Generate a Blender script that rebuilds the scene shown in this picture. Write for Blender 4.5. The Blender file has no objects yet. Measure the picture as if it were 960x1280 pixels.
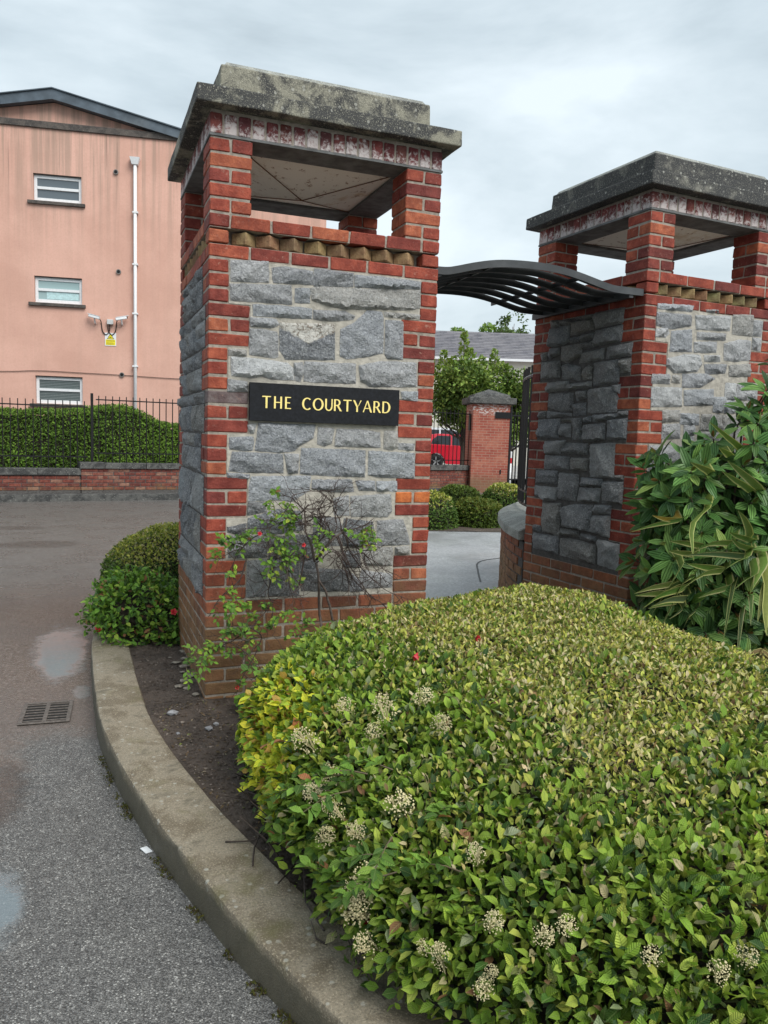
import bpy, bmesh, math, random
import numpy as np
from mathutils import Vector, Matrix, noise
from mathutils.geometry import delaunay_2d_cdt
random.seed(7)
rng = np.random.default_rng(7)
R = math.radians
scene = bpy.context.scene
COL = scene.collection

# ------------------------------------------------------------------ camera
CAM = (-0.6126, -4.1764, 1.4449)
yaw, pit, rol = 0.3703, 0.0984, 0.0324
FW = Vector((math.sin(yaw)*math.cos(pit), math.cos(yaw)*math.cos(pit), -math.sin(pit)))
r_ = Vector((math.cos(yaw), -math.sin(yaw), 0)); u_ = r_.cross(FW)
RX = math.cos(rol)*r_ + math.sin(rol)*u_
UX = -math.sin(rol)*r_ + math.cos(rol)*u_
cd = bpy.data.cameras.new('camera'); cam = bpy.data.objects.new('camera', cd); COL.objects.link(cam)
cd.sensor_fit = 'VERTICAL'; cd.sensor_height = 36; cd.sensor_width = 27
cd.lens = 977.2/1280*36; cd.clip_start = 0.05; cd.clip_end = 3000
cam.matrix_world = Matrix(((RX[0], UX[0], -FW[0], CAM[0]), (RX[1], UX[1], -FW[1], CAM[1]), (RX[2], UX[2], -FW[2], CAM[2]), (0, 0, 0, 1)))
scene.camera = cam

# ------------------------------------------------------------------ node helper
def N(nt, t, props=None, **ins):
    n = nt.nodes.new(t)
    for k, v in (props or {}).items(): setattr(n, k, v)
    for k, v in ins.items():
        k = k.replace('_', ' ')
        s = n.inputs[int(k[1:])] if k[0] == 'i' and k[1:].isdigit() else n.inputs[k]
        if isinstance(v, bpy.types.NodeSocket): nt.links.new(v, s)
        else:
            if s.type == 'RGBA' and len(v) == 3: v = (*v, 1)
            s.default_value = v
    return n

# ------------------------------------------------------------------ world: overcast sky
SUN_DIR = Vector((0.30, -0.84, 0.95)).normalized()
w = bpy.data.worlds.new('World'); scene.world = w; w.use_nodes = True
nt = w.node_tree; nt.nodes.clear()
sky = N(nt, 'ShaderNodeTexSky', dict(sky_type='NISHITA', sun_disc=False, sun_elevation=math.asin(SUN_DIR.z),
        sun_rotation=math.atan2(SUN_DIR.x, SUN_DIR.y), air_density=1.5, dust_density=2.0))
b1 = N(nt, 'ShaderNodeBackground', Color=sky.outputs[0], Strength=0.07)
tc = N(nt, 'ShaderNodeTexCoord')
mp = N(nt, 'ShaderNodeMapping', Vector=tc.outputs['Generated'], Scale=(1.0, 1.0, 2.6))
n1 = N(nt, 'ShaderNodeTexNoise', Vector=mp.outputs[0], Scale=1.7, Detail=7.0, Roughness=0.55, Distortion=0.35)
cr = N(nt, 'ShaderNodeValToRGB', Fac=n1.outputs[0])
e = cr.color_ramp.elements
e[0].position = 0.34; e[0].color = (0.185, 0.222, 0.248, 1)
e[1].position = 0.66; e[1].color = (0.405, 0.452, 0.48, 1)
x = cr.color_ramp.elements.new(0.5); x.color = (0.295, 0.343, 0.373, 1)
b2 = N(nt, 'ShaderNodeBackground', Color=cr.outputs[0], Strength=1.0)
mx = N(nt, 'ShaderNodeMixShader', i0=0.93, i1=b1.outputs[0], i2=b2.outputs[0])
N(nt, 'ShaderNodeOutputWorld', Surface=mx.outputs[0])
sl = bpy.data.lights.new('sun', 'SUN'); so = bpy.data.objects.new('sun', sl); COL.objects.link(so)
sl.energy = 1.5; sl.angle = R(38); sl.color = (1.0, 0.965, 0.91)
so.rotation_euler = SUN_DIR.to_track_quat('Z', 'Y').to_euler()
scene.view_settings.view_transform = 'Standard'; scene.view_settings.look = 'None'
scene.view_settings.exposure = 1.18; scene.view_settings.gamma = 1.0

# ------------------------------------------------------------------ object helpers
def link(name, me, mat=None, parent=None, loc=None, M=None, color=None):
    o = bpy.data.objects.new(name, me); COL.objects.link(o)
    if parent: o.parent = parent
    if loc is not None: o.location = loc
    if M is not None: o.matrix_local = M
    if mat is not None and me is not None and len(me.materials) == 0: me.materials.append(mat)
    if color is not None: o.color = (*color[:3], 1)
    return o
def tag(o, label=None, cat=None, group=None, kind=None):
    if label: o['label'] = label
    if cat: o['category'] = cat
    if group: o['group'] = group
    if kind: o['kind'] = kind
    return o
def empty(name, loc=(0, 0, 0), rz=0, **k):
    o = bpy.data.objects.new(name, None); COL.objects.link(o); o.location = loc; o.rotation_euler = (0, 0, rz)
    o.empty_display_size = .1
    return tag(o, **k)
def mesh(verts, faces, smooth=False, name='m'):
    me = bpy.data.meshes.new(name); me.from_pydata([tuple(map(float, v)) for v in verts], [], faces); me.update()
    if smooth: me.polygons.foreach_set('use_smooth', [True]*len(me.polygons))
    return me
class MB:
    """collects solids into one mesh"""
    def __init__(s): s.v = []; s.f = []
    def add(s, v, f):
        o = len(s.v); s.v += [tuple(p) for p in v]; s.f += [tuple(i+o for i in q) for q in f]; return s
    def box(s, a, b, M=None):
        x0, y0, z0 = a; x1, y1, z1 = b
        v = [Vector(p) for p in ((x0, y0, z0), (x1, y0, z0), (x1, y1, z0), (x0, y1, z0), (x0, y0, z1), (x1, y0, z1), (x1, y1, z1), (x0, y1, z1))]
        if M: v = [M @ p for p in v]
        return s.add(v, [(0, 3, 2, 1), (4, 5, 6, 7), (0, 1, 5, 4), (1, 2, 6, 5), (2, 3, 7, 6), (3, 0, 4, 7)])
    def prism(s, poly, y0, y1, M=None):
        """polygon in x,z extruded along y"""
        n = len(poly)
        v = [Vector((p[0], y0, p[1])) for p in poly] + [Vector((p[0], y1, p[1])) for p in poly]
        if M: v = [M @ p for p in v]
        return s.add(v, [tuple(range(n)), tuple(range(2*n-1, n-1, -1))] + [(i, i+n, (i+1) % n+n, (i+1) % n) for i in range(n)])
    def tube(s, pts, r, k=6, caps=True):
        pts = [Vector([float(q) for q in p]) for p in pts]; n = len(pts)
        rr = [float(q) for q in r] if hasattr(r, '__len__') else [float(r)]*n
        v = []; up = Vector((0.13, 0.21, 0.97))
        for i, p in enumerate(pts):
            d = (pts[min(i+1, n-1)]-pts[max(i-1, 0)]).normalized()
            a = d.cross(up)
            if a.length < 1e-3: a = d.cross(Vector((1, 0, 0)))
            a.normalize(); b = d.cross(a)
            v += [p + rr[i]*(math.cos(2*math.pi*j/k)*a + math.sin(2*math.pi*j/k)*b) for j in range(k)]
        f = [(i*k+j, i*k+(j+1) % k, (i+1)*k+(j+1) % k, (i+1)*k+j) for i in range(n-1) for j in range(k)]
        if caps: f += [tuple(range(k-1, -1, -1)), tuple(range((n-1)*k, n*k))]
        return s.add(v, f)
    def mesh(s, smooth=False): return mesh(s.v, s.f, smooth)
    def build(s, name, mat, parent=None, smooth=False, bevel=0, **k):
        o = link(name, s.mesh(smooth), mat, parent, **k)
        if bevel: bev(o, bevel)
        return o
def bev(o, wd, seg=2):
    m = o.modifiers.new('b', 'BEVEL'); m.width = wd; m.segments = seg; m.limit_method = 'ANGLE'; return o
def cat_rom(pts, n):
    p = np.array(pts, float); k = len(p)
    P = np.vstack([2*p[0]-p[1], p, 2*p[-1]-p[-2]]); out = []
    for t in np.linspace(0, k-1-1e-6, n):
        i = int(t); u = t-i; a, b, c, d = P[i:i+4]
        out.append(.5*((2*b)+(c-a)*u+(2*a-5*b+4*c-d)*u*u+(3*b-a-3*c+d)*u**3))
    return np.array(out)
def project(P):
    d = np.asarray(P)-np.array(CAM); z = d@np.array(FW)
    return 480+977.2*(d@np.array(RX))/z, 640-977.2*(d@np.array(UX))/z, z

# ------------------------------------------------------------------ materials
def newmat(name):
    m = bpy.data.materials.new(name); m.use_nodes = True
    nt = m.node_tree; nt.nodes.clear()
    bs = N(nt, 'ShaderNodeBsdfPrincipled'); out = N(nt, 'ShaderNodeOutputMaterial', Surface=bs.outputs[0])
    return m, nt, bs, out
def setin(nt, s, v):
    if isinstance(v, bpy.types.NodeSocket): nt.links.new(v, s)
    else: s.default_value = (*v, 1) if (s.type == 'RGBA' and len(v) == 3) else v
def MIX(nt, f, a, b, mode='MIX'):
    n = nt.nodes.new('ShaderNodeMix'); n.data_type = 'RGBA'; n.blend_type = mode
    setin(nt, n.inputs[0], f); setin(nt, n.inputs[6], a); setin(nt, n.inputs[7], b); return n.outputs[2]
def MATH(nt, op, a, b=0.5, c=None, clamp=False):
    n = nt.nodes.new('ShaderNodeMath'); n.operation = op; n.use_clamp = clamp
    setin(nt, n.inputs[0], a); setin(nt, n.inputs[1], b)
    if c is not None: setin(nt, n.inputs[2], c)
    return n.outputs[0]
def RANGE(nt, v, a, b, c=0.0, d=1.0, smooth=True):
    n = nt.nodes.new('ShaderNodeMapRange'); n.interpolation_type = 'SMOOTHSTEP' if smooth else 'LINEAR'
    for i, q in enumerate((v, a, b, c, d)): setin(nt, n.inputs[i], q)
    return n.outputs[0]
def NOISE(nt, sc, det=4.0, rough=0.55, vec=None, dist=0.0):
    n = N(nt, 'ShaderNodeTexNoise', Scale=sc, Detail=det, Roughness=rough, Distortion=dist)
    if vec is not None: nt.links.new(vec, n.inputs['Vector'])
    return n.outputs[0]
def POS(nt): return N(nt, 'ShaderNodeNewGeometry').outputs['Position']
def SCALED(nt, vec, s): return N(nt, 'ShaderNodeMapping', Vector=vec, Scale=s).outputs[0]
def BUMP(nt, bs, h, dist=0.01, st=1.0):
    b = N(nt, 'ShaderNodeBump', Height=h, Distance=dist, Strength=st); nt.links.new(b.outputs[0], bs.inputs['Normal'])
def OCOL(nt): return N(nt, 'ShaderNodeObjectInfo').outputs['Color']
def plain(name, col, rough=.6, metal=0.0, var=.15, sc=20.0, bump=0.0, spec=.5, grime=None):
    m, nt, bs, out = newmat(name); p = POS(nt)
    n = NOISE(nt, sc, 5, .6, p)
    c = MIX(nt, RANGE(nt, n, .25, .75), tuple(v*(1-var) for v in col), tuple(min(1, v*(1+var)) for v in col))
    if grime:
        g = NOISE(nt, sc*.25, 6, .65, p); c = MIX(nt, RANGE(nt, g, .5, .72, 0, grime[1]), c, grime[0])
    setin(nt, bs.inputs['Base Color'], c); setin(nt, bs.inputs['Roughness'], rough); bs.inputs['Metallic'].default_value = metal
    bs.inputs['Specular IOR Level'].default_value = spec
    if bump: BUMP(nt, bs, n, bump)
    return m
def brick_mat(name, moss=(.62, .08), efflo=0.0):
    m, nt, bs, out = newmat(name); p = POS(nt)
    oi = N(nt, 'ShaderNodeObjectInfo'); geo = N(nt, 'ShaderNodeNewGeometry')
    sep = N(nt, 'ShaderNodeSeparateXYZ', Vector=p)
    c = oi.outputs['Color']
    c = MIX(nt, 1.0, c, MIX(nt, geo.outputs['Random Per Island'], (.84, .8, .8), (1.12, 1.1, 1.1)), 'MULTIPLY')
    n1 = NOISE(nt, 14, 5, .62, p); n2 = NOISE(nt, 90, 4, .7, p); n3 = NOISE(nt, 38, 5, .7, p, .5)
    c = MIX(nt, RANGE(nt, n1, .32, .62, 0, .85), c, MIX(nt, 1.0, c, (.52, .40, .42), 'MULTIPLY'))
    c = MIX(nt, RANGE(nt, n2, .56, .75, 0, .6), c, MIX(nt, 1.0, c, (.45, .42, .42), 'MULTIPLY'))
    c = MIX(nt, RANGE(nt, n3, .58, .72, 0, .45), c, (.48, .30, .23)); c = MIX(nt, RANGE(nt, n3, .40, .28, 0, .6), c, (.10, .05, .045))
    if efflo:
        # white lime bloom on the lower part of each brick on edge
        tcg = N(nt, 'ShaderNodeTexCoord'); sg = N(nt, 'ShaderNodeSeparateXYZ', Vector=tcg.outputs['Generated'])
        e = MATH(nt, 'ADD', MATH(nt, 'MULTIPLY', n3, 1.3), MATH(nt, 'MULTIPLY', sg.outputs[2], -.35))
        e = MATH(nt, 'ADD', e, MATH(nt, 'MULTIPLY', oi.outputs['Random'], .3))
        c = MIX(nt, RANGE(nt, e, .50, .82, 0, efflo), c, (.62, .58, .57))
    # damp and algae creeping up from the soil
    h = MATH(nt, 'ADD', sep.outputs[2], MATH(nt, 'MULTIPLY', NOISE(nt, 3.0, 5, .6, p), -.55))
    f = RANGE(nt, h, moss[0]-.30, moss[1]-.30, 0, .72)
    c = MIX(nt, f, c, MIX(nt, RANGE(nt, NOISE(nt, 9, 4, .6, p), .35, .65), (.15, .105, .05), (.25, .17, .08)))
    setin(nt, bs.inputs['Base Color'], c); setin(nt, bs.inputs['Roughness'], RANGE(nt, n2, .3, .7, .6, .85)); bs.inputs['Specular IOR Level'].default_value = .3
    BUMP(nt, bs, MATH(nt, 'ADD', n2, MATH(nt, 'MULTIPLY', n1, .8)), .006, .8)
    return m
def stone_mat(name, paint=False):
    m, nt, bs, out = newmat(name); p = POS(nt); c = OCOL(nt)
    n1 = NOISE(nt, 9, 6, .65, p, .6); n2 = NOISE(nt, 105, 3, .75, p); n3 = NOISE(nt, 40, 6, .75, p, 1.2)
    c = MIX(nt, RANGE(nt, n1, .3, .7, 0, .6), c, MIX(nt, 1.0, c, (.66, .67, .69), 'MULTIPLY'))
    c = MIX(nt, RANGE(nt, n2, .53, .66, 0, .75), c, (.62, .64, .65))
    c = MIX(nt, RANGE(nt, n2, .46, .33, 0, .75), c, MIX(nt, 1.0, c, (.35, .36, .4), 'MULTIPLY'))
    v = N(nt, 'ShaderNodeTexVoronoi', dict(feature='DISTANCE_TO_EDGE'), Scale=11.0, Vector=MIX(nt, .06, p, N(nt, 'ShaderNodeTexNoise', Scale=14.0, Detail=4.0).outputs['Color']))
    c = MIX(nt, RANGE(nt, v.outputs[0], .014, .0, 0, .35), c, (.05, .05, .055))
    if paint:
        tcg = N(nt, 'ShaderNodeTexCoord'); sg = N(nt, 'ShaderNodeSeparateXYZ', Vector=tcg.outputs['Generated'])
        a = MATH(nt, 'ABSOLUTE', MATH(nt, 'SUBTRACT', sg.outputs[0], .5))
        e = MATH(nt, 'SUBTRACT', sg.outputs[2], MATH(nt, 'MULTIPLY', a, .75))
        e = MATH(nt, 'ADD', e, MATH(nt, 'MULTIPLY', n3, .25))
        c = MIX(nt, RANGE(nt, e, .53, .59, 0, .92), c, MIX(nt, RANGE(nt, n3, .50, .58), (.74, .72, .66), (.30, .25, .2)))
    setin(nt, bs.inputs['Base Color'], c); setin(nt, bs.inputs['Roughness'], .62); bs.inputs['Specular IOR Level'].default_value = .35
    BUMP(nt, bs, MATH(nt, 'ADD', MATH(nt, 'MULTIPLY', n3, 1.3), MATH(nt, 'MULTIPLY', n2, .4)), .022, 1.0)
    return m
def concrete_mat(name, base, dark, amt=.75, lichen=.5, rough=.8, sc=1.0, moss=0.0, patch=(.42, .60), splash=0.0):
    m, nt, bs, out = newmat(name); p = POS(nt)
    n1 = NOISE(nt, 5*sc, 7, .68, p, .5); n2 = NOISE(nt, 140, 4, .7, p); n3 = NOISE(nt, 24, 4, .6, p)
    v = N(nt, 'ShaderNodeTexVoronoi', Scale=34.0, Randomness=1.0, Vector=p)
    c = MIX(nt, RANGE(nt, n1, patch[0], patch[1], 0, amt), base, dark)
    c = MIX(nt, RANGE(nt, n2, .53, .66, 0, .7), c, tuple(min(1, q*1.7) for q in base))
    c = MIX(nt, RANGE(nt, n2, .47, .34, 0, .75), c, tuple(q*.35 for q in base))
    sp = MATH(nt, 'MULTIPLY', RANGE(nt, v.outputs['Distance'], .34, .22), RANGE(nt, N(nt, 'ShaderNodeSeparateColor', Color=v.outputs['Color']).outputs[0], .62, .7))
    c = MIX(nt, MATH(nt, 'MULTIPLY', MATH(nt, 'MULTIPLY', sp, RANGE(nt, n3, .4, .55)), lichen), c, (.56, .56, .50))
    if moss: c = MIX(nt, RANGE(nt, NOISE(nt, 3.2, 6, .7, p), .52, .68, 0, moss), c, (.13, .12, .04))
    if splash:   # gutter dirt splashed up the road side
        sz = N(nt, 'ShaderNodeSeparateXYZ', Vector=p).outputs[2]
        c = MIX(nt, RANGE(nt, MATH(nt, 'ADD', sz, MATH(nt, 'MULTIPLY', MATH(nt, 'SUBTRACT', n1, .5), .16)), -.002, -.035, 0, splash), c, MIX(nt, n3, (.05, .045, .03), (.115, .10, .065)))
    setin(nt, bs.inputs['Base Color'], c); setin(nt, bs.inputs['Roughness'], rough)
    BUMP(nt, bs, MATH(nt, 'ADD', n2, MATH(nt, 'MULTIPLY', n3, .6)), .008, .8)
    return m
def leaf_mat(name, src, rough=.48, trans=.20, ribs=1, stripes=None):
    m, nt, bs, out = newmat(name)
    uv = N(nt, 'ShaderNodeUVMap'); s = N(nt, 'ShaderNodeSeparateXYZ', Vector=uv.outputs[0])
    c = N(nt, 'ShaderNodeObjectInfo').outputs['Color'] if src == 'obj' else N(nt, 'ShaderNodeAttribute', dict(attribute_name='col')).outputs['Color']
    n = NOISE(nt, 60, 3, .6, POS(nt))
    c = MIX(nt, RANGE(nt, n, .35, .7, 0, .35), c, MIX(nt, 1.0, c, (.6, .66, .55), 'MULTIPLY'))
    u = s.outputs[0]; a = MATH(nt, 'ABSOLUTE', MATH(nt, 'SUBTRACT', u, .5))
    if stripes:
        st = MATH(nt, 'ADD', RANGE(nt, a, .35, .41), MATH(nt, 'MULTIPLY', RANGE(nt, MATH(nt, 'SINE', MATH(nt, 'MULTIPLY', u, 52.0)), .5, .95), .3), clamp=True)
        c = MIX(nt, st, c, MIX(nt, RANGE(nt, N(nt, 'ShaderNodeObjectInfo').outputs['Random'], 0, 1), stripes, (.46, .44, .22)))
        h = MATH(nt, 'SINE', MATH(nt, 'MULTIPLY', u, 60.0)); BUMP(nt, bs, h, .003, .4)
    elif ribs == 3:
        d = MATH(nt, 'MINIMUM', a, MATH(nt, 'ABSOLUTE', MATH(nt, 'SUBTRACT', a, .24)))
        rib = RANGE(nt, d, .0, .045, 1, 0)
        c = MIX(nt, MATH(nt, 'MULTIPLY', rib, .55), c, MIX(nt, 1.0, c, (.42, .5, .45), 'MULTIPLY'))
        BUMP(nt, bs, MATH(nt, 'SUBTRACT', MATH(nt, 'MULTIPLY', MATH(nt, 'SINE', MATH(nt, 'MULTIPLY', s.outputs[1], 70.0)), .02), rib), .010, .8)
    else:
        rib = RANGE(nt, a, .02, .07, 1, 0)
        c = MIX(nt, MATH(nt, 'MULTIPLY', rib, .45), c, MIX(nt, .5, c, (.35, .42, .16)))
        vv = MATH(nt, 'SINE', MATH(nt, 'MULTIPLY', MATH(nt, 'SUBTRACT', s.outputs[1], MATH(nt, 'MULTIPLY', a, .55)), 45.0))
        BUMP(nt, bs, MATH(nt, 'SUBTRACT', MATH(nt, 'MULTIPLY', vv, .3), rib), .004, .6)
    setin(nt, bs.inputs['Base Color'], c); setin(nt, bs.inputs['Roughness'], rough); bs.inputs['Specular IOR Level'].default_value = .2
    t = N(nt, 'ShaderNodeBsdfTranslucent', Color=MIX(nt, 1.0, c, (1.25, 1.3, .7), 'MULTIPLY'))
    ms = N(nt, 'ShaderNodeMixShader', i0=trans, i1=bs.outputs[0], i2=t.outputs[0])
    nt.links.new(ms.outputs[0], out.inputs[0])
    return m

BRICK = brick_mat('red_brick', moss=(.88, .24)); BRICK_E = brick_mat('limed_brick', efflo=.8); BRICK_FAR = brick_mat('wall_brick', moss=(.22, -.02))
STONE = stone_mat('rock_faced_stone'); STONE_P = stone_mat('painted_stone', True)
MORTAR = plain('mortar', (.30, .262, .22), .9, var=.3, sc=30, bump=.01, grime=((.16, .15, .13), .5))
MORTAR_P = plain('pointing_grey', (.40, .375, .325), .9, var=.25, sc=30, bump=.01, grime=((.18, .17, .15), .5))
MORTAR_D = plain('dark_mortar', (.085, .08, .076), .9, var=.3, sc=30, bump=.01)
CAPC = concrete_mat('weathered_concrete', (.27, .26, .205), (.028, .030, .035), .95, .45, patch=(.40, .535))
CAPD = concrete_mat('blackened_concrete', (.20, .195, .165), (.024, .026, .030), .95, .5, patch=(.30, .47))
LINT = plain('lintel_concrete', (.12, .125, .125), .8, var=.4, sc=12, bump=.008)
KERBC = concrete_mat('kerb_concrete', (.31, .265, .195), (.13, .10, .06), .8, .5, .6, moss=.55, splash=.92)
COPING = concrete_mat('coping_concrete', (.10, .10, .095), (.022, .023, .024), .9, .4)
COPING_L = concrete_mat('pale_coping', (.33, .34, .31), (.13, .13, .12), .6, .5)
BLACK = plain('black_paint', (.010, .010, .011), .5, var=.2, sc=8, spec=.25)
BRICKCOLS = [(.37, .086, .050), (.33, .072, .043), (.42, .110, .058), (.26, .058, .041), (.38, .090, .053), (.35, .078, .047), (.45, .14, .068), (.30, .068, .048), (.22, .052, .042)]
def bcol():
    c = random.choice(BRICKCOLS); k = random.uniform(.86, 1.14); return tuple(v*k for v in c)
STONES_A="113,2318 310,2332 312,2227 116,2215|330,2301 411,2316 553,2306 556,2239 340,2229|562,2321 646,2323 783,2321 783,2251 561,2232|793,2312 951,2318 1187,2314 1184,2275 1058,2265 795,2250|110,2199 435,2222 439,2124 349,2122 115,2119|458,2208 537,2216 540,2140 460,2137|544,2216 592,2229 879,2244 1185,2266 1188,2172 1138,2157 1047,2149 934,2143 737,2126 651,2135 552,2159|231,2103 374,2111 551,2109 552,2058 426,2053 235,2049|562,2104 638,2107 741,2111 800,2091 789,2076 703,2059 597,2054 563,2059|971,2127 1063,2130 1189,2130 1186,2109 977,2105|218,2037 357,2037 373,2012 329,1992 223,1992|219,1978 282,1981 361,1972 369,1947 370,1843 348,1835 219,1845|379,2021 681,2036 688,1848 412,1833 379,1880|868,2127 957,2126 967,2094 971,1903 876,1877 759,1857 719,1871 719,2013 804,2060|981,2085 1086,2083 1091,1875 1000,1874 984,1896|109,1863 200,1865 201,1838 109,1833|120,1825 285,1822 422,1812 454,1786 459,1724 325,1726 287,1738 231,1724 126,1730|460,1815 506,1821 515,1771 495,1717 467,1725|519,1826 602,1826 811,1831 813,1726 605,1721 517,1723|832,1824 967,1854 1042,1859 1177,1858 1185,1725 896,1714 843,1742|105,1710 207,1700 209,1651 106,1646|1089,1692 1193,1697 1193,1646 1101,1652|213,1473 258,1480 246,1431 229,1430|272,1485 586,1486 575,1416 496,1369 471,1343 393,1332 256,1341|604,1474 695,1467 683,1390 641,1372 602,1384|712,1467 851,1469 968,1455 974,1374 704,1374|995,1466 1075,1466 1082,1376 1045,1361 996,1367|1084,1399 1183,1398 1180,1363 1086,1366|118,1404 243,1411 247,1381 240,1341 203,1337 119,1344|134,1328 405,1321 410,1221 255,1222 117,1227|416,1324 497,1323 493,1222 441,1218|512,1357 882,1352 882,1204 618,1211 507,1220|905,1349 1185,1344 1190,1200 976,1205 906,1215|108,1216 228,1208 226,1189 112,1194|237,1197 566,1204 560,1126 464,1065 385,1074 224,1067 226,1144|578,1183 808,1186 821,1121 690,1118 577,1136|831,1181 946,1179 952,1125 854,1128|958,1179 1081,1180 1083,1126 963,1122|705,1079 790,1098 798,985 711,989|804,1091 1046,1106 1057,1009 1029,975 810,980|969,951 1127,958 1165,860 1175,813 976,808|1086,796 1171,800 1177,756 1088,755|876,781 990,796 1070,795 1070,691 904,696|885,668 1071,636 1073,563 909,563 872,613|223,1060 307,1063 322,1012 220,990|112,924 214,944 210,876 114,900|224,971 386,1021 511,1008 533,907 376,885 223,892|116,878 324,874 326,757 120,761|334,870 588,877 591,742 341,749|596,971 723,973 763,915 754,813 586,815|769,966 941,946 964,816 843,801 766,813|223,736 332,746 332,540 221,540|347,739 509,734 514,535 348,542|521,734 618,733 618,668 521,665|526,691 809,670 805,549 529,563|765,782 865,778 874,685 775,690|816,656 869,606 900,547 817,547"
STONES_B="995,2336 884,2325 884,2281 994,2284|866,2323 778,2322 741,2298 791,2276 860,2292|709,2321 511,2324 501,2308 573,2300 691,2312|741,2296 508,2289 501,2219 750,2201|487,2332 192,2331 201,2233 478,2225|1009,2275 765,2275 764,2159 832,2138 1006,2141|748,2180 649,2183 650,2151 749,2147|636,2188 486,2195 488,2153 633,2147|476,2204 200,2218 202,2114 467,2098|1078,2090 1022,2101 1026,2041 1079,2039|1001,2124 876,2120 872,2075 985,2048|849,2128 621,2128 607,2049 767,2001 850,2028|591,2133 475,2142 471,2096 588,2088|601,2057 374,2076 375,2003 637,1991|338,2080 93,2092 100,2008 346,2003|1086,2028 853,2023 851,1901 1091,1899|825,1988 767,1995 617,1964 615,1870 825,1890|588,1941 528,1967 489,1951 490,1870 582,1870|464,1981 216,1988 202,1838 463,1821|201,1989 98,1988 104,1900 195,1900|1002,1866 742,1871 736,1807 1001,1796|719,1848 485,1853 488,1814 715,1806|971,1779 682,1779 679,1649 789,1639 982,1684|658,1786 540,1789 530,1738 636,1721|671,1694 533,1707 530,1620 664,1613|509,1797 266,1807 204,1738 210,1638 508,1631|246,1813 188,1821 188,1759 219,1765|1092,1643 1006,1648 1008,1607 1094,1601|988,1648 686,1628 688,1613 985,1603|550,1600 467,1607 466,1567 551,1561|453,1614 176,1624 244,1593 449,1569|200,1634 100,1645 100,1612 198,1608|1089,1585 821,1590 830,1448 1087,1449|790,1590 674,1595 676,1572 779,1566|805,1551 688,1553 688,1456 806,1465|659,1595 573,1595 564,1437 666,1440|545,1546 320,1558 314,1448 542,1421|293,1579 101,1593 100,1457 292,1443|987,1420 737,1430 798,1333 986,1326|761,1411 490,1414 483,1333 770,1334|984,1311 688,1310 685,1214 986,1208|660,1305 475,1305 482,1220 662,1216|455,1409 205,1424 200,1185 444,1177|186,1200 109,1209 106,1180 184,1174|1082,1189 817,1198 819,1103 1085,1093|1094,1067 820,1071 818,975 927,965 1094,1000|788,1187 568,1184 568,1102 592,990 785,991|544,1165 309,1169 310,1119 539,1108|554,1092 326,1104 338,1007 570,992|300,1152 105,1164 99,1013 300,1005|980,942 756,957 764,708 860,721 970,719|726,935 605,965 398,979 426,787 727,788|373,982 205,992 208,933 377,927|393,902 207,923 205,771 400,786|1078,760 995,763 995,716 1079,719|745,768 536,776 523,734 747,723|508,761 343,759 340,726 514,723|1077,694 764,703 762,570 1074,579|739,693 622,709 346,699 338,564 734,569|317,745 102,735 103,555 310,569"
STONES_C="104,2342 421,2357 409,2321 245,2312 107,2312|529,2342 700,2353 702,2335 546,2330|102,2286 404,2294 410,2226 242,2190 110,2200|442,2296 772,2320 771,2223 458,2208|793,2333 989,2348 998,2201 799,2203|1015,2331 1178,2351 1187,2269 1023,2261|103,2179 197,2192 220,2159 188,2131 104,2130|239,2174 418,2200 431,2056 236,2042|468,2188 737,2199 737,2156 472,2139|447,2120 656,2138 655,2067 453,2052|727,2130 881,2170 985,2167 991,2039 832,2017 738,2022|1018,2227 1207,2249 1219,2149 1028,2134|218,1993 361,2030 510,2035 532,1972 493,1927 283,1903 215,1951|547,2038 697,2048 701,2008 559,1998|553,1977 767,1991 757,1932 575,1915|1023,2106 1220,2132 1231,2043 1032,2030|97,1885 251,1891 254,1830 95,1826|273,1887 341,1891 346,1840 269,1841|361,1903 587,1915 666,1888 534,1823 366,1814|97,1800 364,1809 375,1686 103,1674|790,1986 997,2011 1007,1924 798,1911|386,1793 660,1816 671,1708 396,1693|205,1652 363,1658 370,1585 215,1574|213,1558 371,1569 380,1472 214,1462"
ROSE_STEMS="707,-255,0 638,-212,494 556,-237,666|627,-200,257 595,-199,397 588,-169,487 550,-206,756|537,-240,768 508,-248,857 485,-225,933 470,-244,1041|542,-232,773 608,-276,885 678,-249,927 695,-254,1001|701,-179,918 685,-155,990 615,-190,1102|636,-187,872 581,-177,940 589,-190,1008 665,-165,1073|698,-186,919 782,-187,746 952,-176,598 1090,-197,525|675,-196,900 766,-155,671 885,-203,550 999,-182,469|643,-251,895 721,-240,756 796,-240,631 903,-196,520|704,-169,917 843,-176,770 981,-177,611|510,-231,960 359,-241,976 253,-253,940|468,-280,1032 403,-264,1121 586,-235,1146|475,-228,1040 589,-189,1055 673,-226,1105|598,-200,1116 557,-204,1037 586,-204,956|681,-216,930 802,-195,939 866,-212,988|640,-164,992 555,-167,993 483,-181,955|258,-168,923 149,-199,831 77,-180,687|449,-232,643 486,-232,828 462,-264,873|323,-188,746 300,-188,587 339,-196,533|183,-164,772 141,-186,672 56,-165,580 -9,-176,480|418,-284,838 368,-278,760 410,-282,575|200,-234,430 251,-247,364 164,-239,168 127,-234,90|-12,-208,305 112,-226,367 241,-224,464 325,-195,560|309,-196,721 329,-215,803 270,-178,891|560,-171,750 673,-165,800 759,-180,621|557,-172,845 597,-216,931 594,-175,1007|709,-154,915 746,-158,839 679,-151,743 762,-170,646|734,-240,797 813,-257,797 986,-273,657|478,-286,1071 427,-235,1014 315,-258,1005|725,-229,741 670,-261,802 621,-236,839|610,-268,884 644,-244,947 637,-213,1051"
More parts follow.
